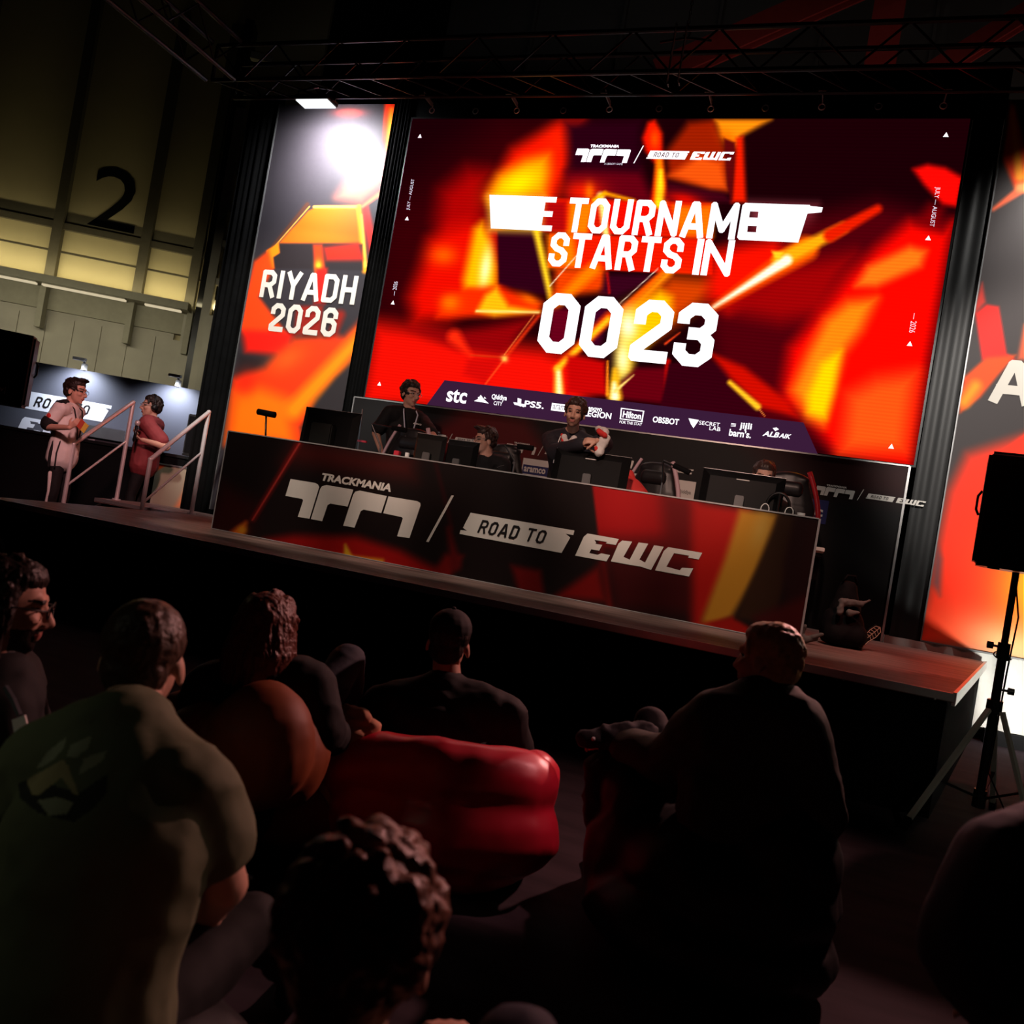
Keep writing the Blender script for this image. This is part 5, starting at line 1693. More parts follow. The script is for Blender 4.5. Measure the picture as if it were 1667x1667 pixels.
def off(prims, o):
    r = []
    for p in prims:
        if p[0] == 'c':
            r.append(('c', p[1] - o, p[2], p[3] - o, p[4], p[5]))
        elif p[0] == 'd':
            r.append(('d', p[1] - o, p[2]))
        else:
            r.append(('e', p[1] - o, p[2], p[3]))
    return r


HEAD = [cap((0, -.012, .03), (.074, .095, .088)), cap((0, .028, -.03), (.06, .062, .085)), cap((0, .042, -.074), (.046, .042, .034)), cap((0, .066, -.096), (.022, .02, .018)),
        cap((0, .088, .008), .009, (0, .108, -.03), .013), cap((-.012, .098, -.036), .009, (.012, .098, -.036), .009), cap((-.032, .077, .026), .013, (.032, .077, .026), .013),
        cap((-.038, .06, -.022), (.022, .026, .022)), cap((.038, .06, -.022), (.022, .026, .022)), cap((-.016, .087, -.058), .0075, (.016, .087, -.058), .0075), cap((-.013, .086, -.069), .008, (.013, .086, -.069), .008),
        cap((-.076, -.008, -.012), (.010, .02, .033), side=(0, 12, 0)), cap((.076, -.008, -.012), (.010, .02, .033), side=(0, -12, 0))]


def hand(w, f, n, curl=40, s=1.0, thumb=1):
    """Palm, four unequal bent fingers and a thumb; f points along the hand, n out of the palm, thumb on side thumb*(f x n)."""
    f, n = f.normalized(), (n - f * n.dot(f)).normalized()
    sd = f.cross(n).normalized() * thumb
    out = [cap(w + f * .01 * s, (.027 * s, .015 * s), w + f * .082 * s, (.038 * s, .013 * s), sd)]
    for o, ln, r in ((.029, .068, .0088), (.010, .078, .0092), (-.010, .072, .0088), (-.028, .056, .0078)):
        p = w + f * .085 * s + sd * o * s
        d = f + sd * (o * 1.6)
        d.normalize()
        ang = curl * .6
        for k, q in enumerate((.42, .32, .26)):
            dd = (d * math.cos(math.radians(ang)) + n * math.sin(math.radians(ang))).normalized()
            e = p + dd * (ln * q * s)
            out.append(cap(p, r * s * (1 - .1 * k), e, r * s * (.92 - .1 * k)))
            p = e
            ang += curl
    p = w + f * .025 * s + sd * .026 * s
    d = (f * .65 + sd * .7 + n * .25).normalized()
    e = p + d * .042 * s
    g = e + (d * .6 + f * .5 + n * .5 * (curl / 60)).normalized() * .034 * s
    out += [cap(p, .0125 * s, e, .0105 * s), cap(e, .0105 * s, g, .0085 * s)]
    return out


def hair_prims(style, n, ln, seed=1, front=.055, lift=.0):
    rnd = random.Random(seed)
    out = [cap((0, -.024, .042 + lift), (.081, .092, .086)), cap((0, -.055, -.012), (.068, .054, .062))]
    if n:
        out.append(cap((0, .012, .078), (.068, .066, .046)))
    if style == 'long':
        for i in range(44):
            a = math.radians(rnd.uniform(-215, 35))
            x, y = .082 * math.cos(a), -.02 + .088 * math.sin(a)
            top = V((x * .75, y * .85, .075))
            mid = V((x * 1.08, y * 1.08 - .012, -.04))
            end = V((x * 1.15 + rnd.uniform(-.012, .012), y * 1.15 - .01 + rnd.uniform(-.01, .01), -ln + rnd.uniform(-.03, .03)))
            r = rnd.uniform(.010, .015)
            out += [cap(top, r, mid, r), cap(mid, r, end, r * .45)]
    # locks that lie on the scalp, running away from the crown
    tilt = Matrix.Rotation(math.radians(22), 3, 'X')
    k = 0
    while k < n:
        a, t = rnd.uniform(0, 2 * math.pi), math.acos(rnd.uniform(-.35, 1))
        w, ph = rnd.uniform(-.5, .5), rnd.uniform(0, 6)
        pts = []
        for q in range(4):
            tt, aa = t + q * ln, a + .35 * math.sin(q * 1.1 + ph) * (1.2 if style == 'curly' else .5)
            d = tilt @ V((math.sin(tt) * math.cos(aa), math.sin(tt) * math.sin(aa), math.cos(tt)))
            b = 1.03 + .05 * math.sin(q * 1.3 + ph) * (1.6 if style == 'curly' else .7)
            pts.append(V((d.x * .08 * b, -.02 + d.y * .093 * b, .04 + d.z * .088 * b)))
        ok = all(not (p.y > front and p.z < .078) and p.z > (-.055 if p.y < -.02 else -.01) for p in pts[:3])
        if not ok:
            k += .2
            continue
        k += 1
        r = rnd.uniform(.008, .012) * (1.15 if style == 'curly' else .8)
        out += [cap(pts[0], r * .8, pts[1], r), cap(pts[1], r, pts[2], r * .9), cap(pts[2], r * .9, pts[3], r * .4)]
    if style == 'quiff':
        for i in range(26):
            x = rnd.uniform(-.055, .055)
            p = V((x, rnd.uniform(.01, .06), .118 - abs(x) * .3))
            out.append(cap(p, .014, p + V((.012, .035, .014)), .007))
    return out


def person(label, J, yaw, hair=HAIRD, style='short', tufts=90, ln=.028, shirt=None, sleeve=.45, fit=.018, trousers=BLACK, hy=None, pitch=0, roll=0, hs=1.0,
           hands=None, voxel=.009, hvox=.0055, wr=.006, seed=1, skin=SKIN, group=None, side=None, legs=True, fat=1.0, front=.055, beard=None, hairless=False, shoe=None, hem=0.0, hemr=.182):
    base = V((J['pelvis'].x, J['pelvis'].y, 0))
    zf = min(J['anR'].z, J['anL'].z) - .08
    base.z = zf
    sd = Matrix.Rotation(math.radians(yaw), 3, 'Z') @ V((1, 0, 0)) if side is None else side
    Mh = head_matrix(J['head'], yaw if hy is None else hy, pitch, roll, hs)
    f = fat
    body = [cap(J['pelvis'], (.15 * f, .105 * f), J['pelvis'].lerp(J['chest'], .4), (.14 * f, .10 * f), sd), cap(J['pelvis'].lerp(J['chest'], .4), (.14 * f, .10 * f), J['chest'], (.165 * f, .11 * f), sd),
            cap(J['chest'], (.165 * f, .11 * f), J['neck'], (.09, .07), sd), cap(J['shL'], .056, J['neck'].lerp(J['shL'], .3), .055), cap(J['shR'], .056, J['neck'].lerp(J['shR'], .3), .055),
            cap(J['neck'], .058, J['head'] + Mh.to_3x3() @ V((0, -.018, -.05)), .052)]
    for s_ in 'LR':
        body += [cap(J['sh' + s_], .053 * f, J['el' + s_], .042 * f), cap(J['el' + s_], .043 * f, J['wr' + s_], .027)]
        h = (hands or {}).get(s_)
        if h is None:
            fw = (J['wr' + s_] - J['el' + s_]).normalized()
            h = (fw, V((0, 0, -1)) if abs(fw.z) < .8 else sd * (1 if s_ == 'L' else -1), 30, 1)
        body += hand(J['wr' + s_], h[0], h[1], h[2], 1.0, h[3])
        if legs:
            fw = (J['kn' + s_] - J['hip' + s_])
            fd = Matrix.Rotation(math.radians(yaw), 3, 'Z') @ V((0, 1, 0))
            body += [cap(J['hip' + s_].lerp(J['pelvis'], .3), .074 * f, J['kn' + s_], .055), cap(J['kn' + s_], .056, J['an' + s_], .038), cap(J['an' + s_] + V((0, 0, -.03)), .036, J['an' + s_] + fd * .14 + V((0, 0, -.05)), .028)]
    body += xf(Mh, HEAD)
    me = blob_mesh('person', off(body, base), voxel=voxel, smooth=2)
    hairm = hair
    o = link('person', me, [skin, LIPS, EYEM, hairm, mat('stubble', (.22, .115, .085), .6, var=.2, scale=40)], None, base)
    # face marks by place on the one continuous skin
    inv = Mh.inverted()
    mi = np.zeros(len(me.polygons), np.int32)
    for p in me.polygons:
        q = inv @ (p.center + base)
        if q.y < .03 or abs(q.x) > .07 or q.z > .06 or q.z < -.12: continue
        if ((abs(q.x) - .031) / .0145) ** 2 + ((q.z - .006) / .0065) ** 2 < 1: mi[p.index] = 2
        elif ((abs(q.x) - .033) / .021) ** 2 + ((q.z - .029) / .0055) ** 2 < 1: mi[p.index] = 3
        elif (q.x / .024) ** 2 + ((q.z + .0635) / .011) ** 2 < 1: mi[p.index] = 1
        elif beard and q.z < -.045 and (abs(q.x) > .02 or q.z < -.078 or (-.054 < q.z < -.046)): mi[p.index] = 4 if beard == 'stubble' else 3
    me.polygons.foreach_set('material_index', mi)
    me.update()
    tag(o, label, 'person', group)
    if not hairless:
        amp, sc_, stv = {'short': (.0022, 70, (1, 1, .4)), 'quiff': (.003, 60, (1, .6, 1)), 'curly': (.003, 60, (1, 1, .6)), 'long': (.004, 90, (1, 1, .12))}[style]
        blob('hair', off(xf(Mh, hair_prims(style, tufts, ln, seed, front)), base), hair, o, voxel=hvox, smooth=1, wrinkle=amp, wscale=sc_, stretch=stv, seed=seed)
    m = fit
    if shirt is not None:
        sh = [cap(J['pelvis'] + V((0, 0, -.02)), (.155 * f + m, .11 * f + m), J['pelvis'].lerp(J['chest'], .4), (.148 * f + m, .106 * f + m), sd), cap(J['pelvis'].lerp(J['chest'], .4), (.148 * f + m, .106 * f + m), J['chest'], (.17 * f + m, .112 * f + m), sd),
              cap(J['chest'], (.168 * f + m, .112 * f + m), J['chest'].lerp(J['neck'], .9), (.085 + m, .066 + m), sd)]
        sh.append(cap(J['shL'].lerp(J['shR'], .12), (.075 * f + m, .07 * f + m), J['shR'].lerp(J['shL'], .12), (.075 * f + m, .07 * f + m), V((0, 0, 1))))
        if hem:
            sh.append(cap(J['pelvis'].lerp(J['chest'], .8), (hemr * .92 * f + m, hemr * .66 * f + m), J['pelvis'] + V((0, 0, -hem)), (hemr * f + m, hemr * .74 * f + m), sd))
        for s_ in 'LR':
            sh.append(cap(J['sh' + s_], .056 + m, J['neck'].lerp(J['sh' + s_], .35), .05 + m))
            a, b, c = J['sh' + s_], J['el' + s_], J['wr' + s_]
            if sleeve <= .5:
                sh.append(cap(a, .056 * f + m, a.lerp(b, sleeve * 2 * .85), .053 * f + m * 1.2))
            else:
                sh += [cap(a, .056 * f + m, b, .047 * f + m), cap(b, .048 * f + m, b.lerp(c, (sleeve - .5) * 1.9), .034 + m)]
        blob('top', off(sh, base), shirt, o, voxel=.011, wrinkle=wr, seed=seed * 3.1, smooth=2)
    if legs and trousers is not None:
        tr = [cap(J['pelvis'], (.152 * f + .008, .11 * f + .008), J['pelvis'] + V((0, 0, -.02)), (.15 * f + .008, .11 * f + .008), sd)]
        for s_ in 'LR':
            tr += [cap(J['hip' + s_].lerp(J['pelvis'], .3), .078 * f + .006, J['kn' + s_], .063), cap(J['kn' + s_], .064, J['kn' + s_].lerp(J['an' + s_], .93), .052)]
        blob('trousers', off(tr, base), trousers, o, voxel=.012, wrinkle=wr * .8, seed=seed * 1.7)
        fd = Matrix.Rotation(math.radians(yaw), 3, 'Z') @ V((0, 1, 0))
        for s_ in 'LR':
            a = J['an' + s_]
            blob('shoe', off([cap(a + V((0, 0, -.035)) - fd * .04, (.042, .04), a + fd * .15 + V((0, 0, -.045)), (.042, .032)), cap(a, .045, a + V((0, 0, -.03)), .045)], base), shoe or BLACKP, o, voxel=.01)
    o['_'] = 0
    del o['_']
    return o, base, Mh


def child(name, prims, m, o, base, **kw):
    return blob(name, off(prims, base), m, o, **kw)


def glasses(o, base, Mh, m=None):
    mb = MB()
    for sx in (-1, 1):
        mb.tube([Mh @ V((sx * .032 + .024 * math.cos(a), .104 - abs(.024 * math.cos(a)) * .1, .004 + .018 * math.sin(a))) - base for a in np.linspace(0, 2 * math.pi, 15)[:-1]], .0022, 5, True)
        mb.tube([Mh @ V((sx * .057, .10, .01)) - base, Mh @ V((sx * .078, .03, .012)) - base, Mh @ V((sx * .08, -.015, .004)) - base], .0022, 5)
    mb.tube([Mh @ V((-.01, .106, .008)) - base, Mh @ V((.01, .106, .008)) - base], .0022, 5)
    mb.build('glasses', m or BLACKM, o, smooth=True)


def lanyard(o, base, J, yaw, m, drop=.42, card=True):
    fd = Matrix.Rotation(math.radians(yaw), 3, 'Z')
    mb = MB()
    n = J['neck']
    low = n + fd @ V((0, .165, -drop))
    mb.tube([low - base] + [n + fd @ V(v) - base for v in ((.045, .155, -.2), (.075, .11, -.03), (.06, .0, .045), (0, -.065, .06), (-.06, .0, .045), (-.075, .11, -.03), (-.045, .155, -.2))] + [low - base], .007, 6)
    c = mb.build('lanyard', m, o, smooth=True)
    if card:
        R = fd.to_4x4()
        MB().box((-.035, -.003, -.11), (.035, .003, 0), Matrix.Translation(low - base) @ R).build('badge', WHITEP, c)
    return c


def headset(o, base, Mh, name='headphones', mic=True, m=BLACKP):
    mb = MB()
    mb.tube([Mh @ V((.094 * math.cos(a), -.01, .02 + .112 * math.sin(a))) - base for a in np.linspace(-.1, math.pi + .1, 20)], .011, 8)
    for sx in (-1, 1):
        mb.tube([Mh @ V((sx * .074, -.008, -.01)) - base, Mh @ V((sx * .112, -.008, -.01)) - base], [.042, .036], 16)
    if mic:
        mb.tube([Mh @ V((-.1, .0, -.03)) - base, Mh @ V((-.09, .06, -.07)) - base, Mh @ V((-.04, .11, -.075)) - base], .004, 6)
    mb.build(name, m, o, smooth=True)


def fab(name, c, **kw):
    kw.setdefault('var', .25)
    kw.setdefault('scale', 12)
    kw.setdefault('bump', .15)
    return mat(name, c, .8, **kw)


BLK_T = fab('black_cotton', (.0055, .0055, .006))
DENIM = fab('dark_denim', (.030, .036, .050), scale=40)
NAVY = fab('navy_cotton', (.012, .014, .03))

# ---- people on the stage
# man with the lanyard
b = onY(668, 640, 7.98)
J = pose('stand', (b[0] - .01, 8.0, ST), -125, 1.05)
J['head'] = V(onY(669, 640, 7.95)) + V((0, 0, -.01))
J['neck'] = J['head'] + V((.0, .02, -.18))
for s_ in 'LR':
    J['sh' + s_].z = J['neck'].z - .055
J['elR'], J['wrR'] = V(onY(612, 705, 7.85)), V(onY(620, 733, 7.72))
J['elL'], J['wrL'] = V(onY(706, 712, 7.85)), V(onY(698, 728, 7.66))
o, bs, Mh = person('standing person with glasses and a pale lanyard, black top, behind the left of the desk', J, -140, HAIRD, 'curly', 60, .22, BLK_T, .45, hy=-116, pitch=-6, hs=1.1, voxel=.007, trousers=BLK_T, seed=3)
glasses(o, bs, Mh, STEEL)
lanyard(o, bs, J, -140, mat('pale_ribbon', (.5, .55, .65), .6, var=.1), .45, False)
fr = Frame(V(onY(683, 690, 7.40)) - bs, (math.cos(math.radians(40)) * .98, math.sin(math.radians(40)) * .98, 0), (0, 0, 1), (.64, -.76, 0))
fdv = Matrix.Rotation(math.radians(-140), 3, 'Z')
c = J['chest'].lerp(J['neck'], .35) + fdv @ V((-.085, .155, 0)) - bs
u = fdv @ V((-1, 0, 0))
frc = Frame(c, -u if u.x < 0 else u, (0, 0, 1), fdv @ V((0, 1, 0)))
mb = MB()
font_add(mb, frc, '\u25b2 SPACE', 0, 0, .09, .018, 0, .04, 0, .006)
mb.build('chest_print', WHITEP, o)

# player in profile
hc = V(onY(790, 717, 7.52))
J = pose('chair', (hc.x + .02, 7.66, ST), 168)
dz = hc.z - J['head'].z
for k in ('chest', 'neck', 'head', 'shR', 'shL'): J[k].z += dz * (.4 if k == 'chest' else 1)
J['head'] = hc
J['neck'] = hc + V((.03, .03, -.17))
fade = mat('dark_brown_hair', (.035, .018, .014), .42, var=.5, scale=60, bump=.6)
o, bs, Mh = person('seated player in profile with swept dark hair, black jersey, between two monitors', J, 168, fade, 'quiff', 50, .22, BLK_T, .45, hy=132, pitch=-8, hs=1.05, voxel=.007, trousers=BLK_T, seed=5)
glasses(o, bs, Mh, GREYM)
ps = J['shL'] - bs
mb = MB()
for k in range(3):
    a = V((.0 + k * .01, -.085 + .01 * k, -.02 - k * .035))
    mb.tube([ps + a + V((-.03, -.005, -.02)), ps + a + V((0.005, -.008, .0)), ps + a + V((.035, -.0, .012))], .003, 5)
mb.build('jersey_piping', GREYM, o)

# man in the hoodie leaning on the monitor
hc = V(onY(936, 673, 7.18))
HOOD = fab('charcoal_fleece', (.012, .011, .016))
J = pose('stand', (hc.x - .06, 7.62, ST), 185)
J['head'] = hc
J['neck'] = hc + V((-.035, .13, -.17))
J['chest'] = V((hc.x - .07, 7.42, hc.z - .36))
J['shR'] = J['neck'] + V((-.20, .03, -.07)); J['shL'] = J['neck'] + V((.19, .03, -.08))
J['elR'] = V(onY(903, 735, 7.12)); J['wrR'] = V(onY(953, 722, 6.92))
J['elL'] = V(onY(985, 724, 7.22)); J['wrL'] = V(onY(972, 718, 6.90))
HR = (V((1, -.05, .12)), V((.1, .9, -.3)), 52, -1)
HL = (V((-.95, -.2, -.1)), V((.0, .7, -.5)), 58, 1)
o, bs, Mh = person('person in a dark open hoodie leaning over a monitor with clasped hands', J, 185, fade, 'curly', 70, .22, HOOD, .95, hy=188, pitch=-6, roll=-2, hs=1.08, hands={'R': HR, 'L': HL}, voxel=.006, trousers=BLK_T, beard='stubble', seed=8, fit=.024)
fd = Matrix.Rotation(math.radians(185), 3, 'Z')
child('hood', [cap(J['neck'] + fd @ V((-.1, .0, -.02)), .05, J['neck'] + fd @ V((-.05, -.11, .03)), .055), cap(J['neck'] + fd @ V((.1, .0, -.02)), .05, J['neck'] + fd @ V((.05, -.11, .03)), .055), cap(J['neck'] + fd @ V((-.06, -.11, .02)), .055, J['neck'] + fd @ V((.06, -.11, .02)), .055)], HOOD, o, bs, voxel=.011, wrinkle=.005)
WHS = fab('white_jersey', (.62, .58, .55), var=.08)
REDS = fab('red_jersey', (.55, .03, .025), var=.15)
nk = J['neck'].lerp(J['chest'], .12)
child('white_shirt', [cap(nk + fd @ V((-.045, .09, -.02)), (.03, .03), J['chest'] + fd @ V((-.01, .165, .02)), (.05, .02), fd @ V((1, 0, 0))), cap(nk + fd @ V((.045, .09, -.02)), (.03, .03), J['chest'] + fd @ V((.01, .165, .02)), (.05, .02), fd @ V((1, 0, 0)))], WHS, o, bs, voxel=.008)
child('red_collar', [cap(nk + fd @ V((.07, .085, .0)), .014, nk + fd @ V((.03, .135, -.13)), .012)], REDS, o, bs, voxel=.006)
mb = MB()
for x in (-.07, .07):
    mb.tube([nk + fd @ V((x, .13, -.02)) - bs, nk + fd @ V((x * 1.15, .19, -.14)) - bs, nk + fd @ V((x * 1.1, .20, -.27)) - bs], .005, 6)
mb.build('drawstring', WHITEP, o, smooth=True)
# jersey held over his wrist
c0 = V(onY(983, 706, 6.93))
root = empty('jersey', c0, 'folded red and white jersey held in the hands of the hoodie wearer', 'clothing')
blob('white_cloth', [('c', V(onY(984, 712, 6.93)) - c0, (.05, .035), V(onY(975, 737, 6.9)) - c0, (.035, .03), V((1, 0, 0))), cap(V(onY(985, 704, 6.95)) - c0, .036, V(onY(974, 699, 7.0)) - c0, .03)], WHS, root, voxel=.008, wrinkle=.008, wscale=18)
blob('red_cloth', [cap(V(onY(976, 703, 6.90)) - c0, .027, V(onY(985, 709, 6.885)) - c0, .022), cap(V(onY(971, 730, 6.89)) - c0, .02, V(onY(974, 738, 6.89)) - c0, .018)], REDS, root, voxel=.007, wrinkle=.005, wscale=20)

# player in red, hidden by the monitor
hc = V(onY(1012, 762, 7.42))
J = pose('chair', (hc.x + .05, 7.6, ST), 172)
J['head'] = V(onY(985, 765, 7.3)); J['neck'] = J['head'] + V((.08, .05, -.13))
J['shL'] = V(onY(1030, 792, 7.36)); J['shR'] = J['shL'] + V((-.34, 0, .0)); J['chest'] = J['shL'] + V((-.17, .02, -.14))
J['elL'] = V(onY(1046, 812, 7.3))
o, bs, Mh = person('seated player in a red jersey, almost hidden behind the monitor under the hoodie wearer', J, 172, fade, 'short', 40, .2, REDS, .45, hy=172, pitch=-15, voxel=.009, trousers=BLK_T, seed=11)
headset(o, bs, Mh)
p = V(onY(1030, 775, 7.33)) - bs
child('sleeve', [cap(V(onY(1026, 770, 7.36)), .03, V(onY(1030, 795, 7.34)), .05), cap(V(onY(1030, 795, 7.34)), .05, V(onY(1050, 812, 7.3)), .045)], REDS, o, bs, voxel=.01, wrinkle=.006)

# rightmost player, only forehead and hair show
hc = V(onY(1243, 776, 7.34))
J = pose('chair', (hc.x, 7.62, ST), 186)
J['head'] = hc; J['neck'] = hc + V((0, .05, -.17))
o, bs, Mh = person('rightmost seated player, only forehead and short dark hair above the monitor', J, 186, fade, 'short', 60, .2, BLK_T, .45, hy=190, pitch=-14, hs=1.08, voxel=.007, trousers=BLK_T, seed=13, front=.04)

# ---- the two hosts behind the handrails
hc = W(123, 637, 9.6)
J = pose('stand', (hc.x - .01, hc.y, .26), -72, 1.02)
d = hc - J['head']
for k in ('chest', 'neck', 'head', 'shR', 'shL', 'pelvis', 'hipR', 'hipL', 'knR', 'knL'): J[k] += V((d.x * .8, d.y * .8, d.z * (1 if k not in ('knR', 'knL') else .5)))
J['head'] = hc
J['elR'] = W(75, 695, 9.35); J['wrR'] = W(113, 696, 9.2)
J['elL'] = W(118, 690, 9.75); J['wrL'] = W(130, 688, 9.4)
o, bs, Mh = person('standing person in a white and black jersey holding a card, left of the handrails', J, -75, HAIRD, 'quiff', 50, .2, WHS, .46, hy=-72, hs=1.18, pitch=-2, fit=.02, fat=.92,
                   hands={'R': (W(122, 690, 9.2) - W(113, 696, 9.2), V((-.2, .6, .6)), 60, 1), 'L': (V((.6, -.5, .1)), V((-.4, -.4, -.4)), 60, 1)}, voxel=.007, trousers=BLK_T, seed=21, hem=.06, hemr=.19)
glasses(o, bs, Mh)
child('shoulder_panel', [cap(J['shR'] + V((-.0, -.0, .036)), (.06, .055), J['neck'].lerp(J['shR'], .45) + V((0, -.01, .04)), (.05, .05))], BLK_T, o, bs, voxel=.008)
child('sleeve_cuff', [cap(J['shR'].lerp(J['elR'], .74), .085, J['shR'].lerp(J['elR'], .83), .083)], BLK_T, o, bs, voxel=.008)
child('sleeve_patch', [cap(J['shR'].lerp(J['elR'], .45) + V((.01, -.075, 0)), (.03, .012, .03))], REDS, o, bs, voxel=.005)
rt = Matrix.Rotation(math.radians(-75), 3, 'Z')
ft, hemp = rt @ V((0, 1, 0)), J['pelvis'] + V((0, 0, -.16))
rt = rt @ V((1, 0, 0))
for q, w_ in ((-.015, .017), (.055, .009)):
    child('shirt_stripe', [cap(J['pelvis'].lerp(J['chest'], .55) + rt * .155 + ft * q, w_, J['pelvis'] + rt * .20 + ft * q, w_), cap(J['pelvis'] + rt * .20 + ft * q, w_, hemp + rt * .19 + ft * q, w_)], BLK_T, o, bs, voxel=.005)
child('trouser_stripe', [cap(J['hipR'].lerp(J['knR'], .5) + rt * .065 - ft * .02, (.02, .026), J['knR'] + rt * .055 - ft * .015, (.016, .024), ft), cap(J['knR'] + rt * .055 - ft * .015, (.016, .024), J['anR'] + rt * .05, (.014, .022), ft)], WHS, o, bs, voxel=.007)
child('collar', [cap(J['neck'] + V((.04, -.06, .02)), .02, J['neck'] + V((.1, -.06, -.07)), .02), cap(J['neck'] + V((-.05, -.05, .04)), .02, J['neck'] + V((.04, -.07, .02)), .02)], WHS, o, bs, voxel=.006)
lanyard(o, bs, J, -75, BLK_T, .42, False)
c0 = W(135, 694, 9.17)
root = empty('cue_card', c0, 'small red and yellow card held by the host in white', 'card')
MB().box((-.07, -.004, -.05), (.0, .004, .05), Matrix.Rotation(.5, 4, 'Y')).build('red_half', mat('red_card', (.5, .08, .05), .5, var=.1), root)
MB().box((0, -.004, -.05), (.06, .004, .05), Matrix.Rotation(.5, 4, 'Y')).build('yellow_half', mat('yellow_card', (.7, .48, .08), .5, var=.1), root)

hc = W(247, 662, 11.0)
MAR = fab('maroon_cotton', (.20, .03, .035))
J = pose('stand', (hc.x, hc.y, .26), 115, 1.05)
d = hc - J['head']
for k in ('chest', 'neck', 'head', 'shR', 'shL', 'pelvis', 'hipR', 'hipL'): J[k] += d
J['head'] = hc
J['elL'] = W(271, 728, 10.8); J['wrL'] = W(232, 716, 10.6)
J['elR'] = W(222, 716, 11.1); J['wrR'] = W(222, 706, 10.7)
o, bs, Mh = person('standing person in a maroon shirt and headphones holding a microphone, between the handrails', J, 118, HAIRD, 'short', 40, .2, MAR, .42, hy=146, hs=1.22, pitch=-2, fat=1.15, fit=.03,
                   hands={'L': (W(218, 711, 10.6) - W(232, 716, 10.6), V((.3, .3, .9)), 55, -1), 'R': (V((.1, -.4, .3)), V((.7, 0, .3)), 60, 1)}, voxel=.008, trousers=BLK_T, seed=23, hem=.03, hemr=.172)
glasses(o, bs, Mh, STEEL)
headset(o, bs, Mh, mic=False)
lanyard(o, bs, J, 118, mat('checked_ribbon', (.3, .3, .3), .6, var=.6, scale=60), .3, False)
c0 = W(219, 712, 10.5)
root = empty('microphone', c0, 'silver-headed hand microphone held by the host in maroon', 'microphone')
t = W(224, 688, 10.5) - c0
MB().tube([(0, 0, -.05), t * .8], [.014, .02], 12).build('handle', BLACKM, root, smooth=True)
MB().tube([t * .8, t * .86, t * 1.0, t * 1.12, t * 1.16], [.02, .03, .033, .026, .006], 14).build('head_grille', STEEL, root, smooth=True)

# ================================================================== the crowd on the floor
def beanbag(lab, prims, m, c, wr=.012, group='bean bags on the carpet', seam=None, voxel=.016):
    root = empty('bean_bag', c, lab, 'bean bag', group)
    c = V(c)
    b = blob('cover', off(prims, c), m, root, voxel=voxel, wrinkle=wr, wscale=5, smooth=4)
    if seam:
        MB().tube([p - c for p in seam], .006, 6).build('seam', m, root, smooth=True)
    return root


RB = mat('red_vinyl', (.52, .012, .035), .38, var=.15, scale=5, bump=.15, spec=.5)
OB = mat('orange_vinyl', (.2, .045, .01), .6, var=.15, scale=5, bump=.15)
KB = mat('black_vinyl', (.008, .008, .009), .5, var=.2)

# person in the cap on the red bean bag
hc = W(731, 1048, 3.3)
J = pose('low', (hc.x + .02, hc.y - .12, 0), 12)
d = hc - J['head']
for k in ('head', 'neck', 'shL', 'shR', 'chest'): J[k] += V((d.x, d.y, d.z if k != 'chest' else d.z * .6))
J['shL'] = W(622, 1150, 3.22); J['shR'] = W(822, 1165, 3.2)
J['neck'] = W(728, 1122, 3.25)
J['elL'] = W(596, 1225, 3.3); J['elR'] = W(838, 1225, 3.3)
J['head'] = hc
o, bs, Mh = person('person in a dark cap and black top, seen from behind on the red bean bag', J, 12, HAIRD, 'short', 0, .2, BLK_T, .6, hy=14, voxel=.008, trousers=BLK_T, seed=31, fit=.026, fat=1.02)
child('cap', xf(Mh, [cap((0, -.02, .062), (.084, .098, .078)), cap((0, .07, .055), (.06, .012), (0, .14, .045), (.05, .006))]), BLK_T, o, bs, voxel=.006)
child('cap_button', xf(Mh, [cap((0, -.025, .14), (.01, .01, .008))]), BLK_T, o, bs, voxel=.003)
bc = onz(728, 1395, 0)
q_ = W(716, 1300, 3.15)
rb = [drum((q_.x, q_.y, 0), .42, .40, .30, .12), cap(W(585, 1252, 2.98), .125, W(720, 1262, 2.86), .12), cap(W(720, 1262, 2.86), .12, W(848, 1280, 2.90), .125),
      cap(W(600, 1330, 2.92), .14, W(720, 1350, 2.83), .14), cap(W(720, 1350, 2.83), .14, W(838, 1355, 2.88), .15), cap(W(862, 1290, 3.05), (.10, .16, .15)), cap(W(562, 1225, 3.2), (.07, .12, .07))]
beanbag('big shiny red bean bag in the middle, under the person in the cap', rb, RB, (bc[0], bc[1], 0), .010)

# long-haired person on the orange bean bag
hc = W(433, 1035, 2.8)
J = pose('low', (hc.x, hc.y - .1, 0), 8)
d = hc - J['head']
for k in ('head', 'neck', 'shL', 'shR', 'chest'): J[k] += V((d.x, d.y, d.z if k != 'chest' else d.z * .6))
J['head'] = hc
J['neck'] = W(432, 1100, 2.75)
J['shL'] = W(340, 1125, 2.75); J['shR'] = W(505, 1118, 2.78); J['elL'] = W(318, 1170, 2.8); J['elR'] = W(522, 1185, 2.74); J['wrR'] = W(545, 1200, 2.95)
J['knR'] = W(566, 1075, 3.15); J['anR'] = W(575, 1200, 3.35); J['anR'].z = .09
J['hipR'] = W(500, 1210, 2.8)
o, bs, Mh = person('seated person with long reddish hair and a black jacket, one denim knee raised', J, 8, mat('auburn_hair', (.10, .028, .018), .38, var=.5, scale=70, bump=.6), 'long', 20, .2, BLK_T, .95, hy=18, voxel=.009, trousers=DENIM, seed=33, fit=.03, hs=1.15)
bc = onz(420, 1370, 0)
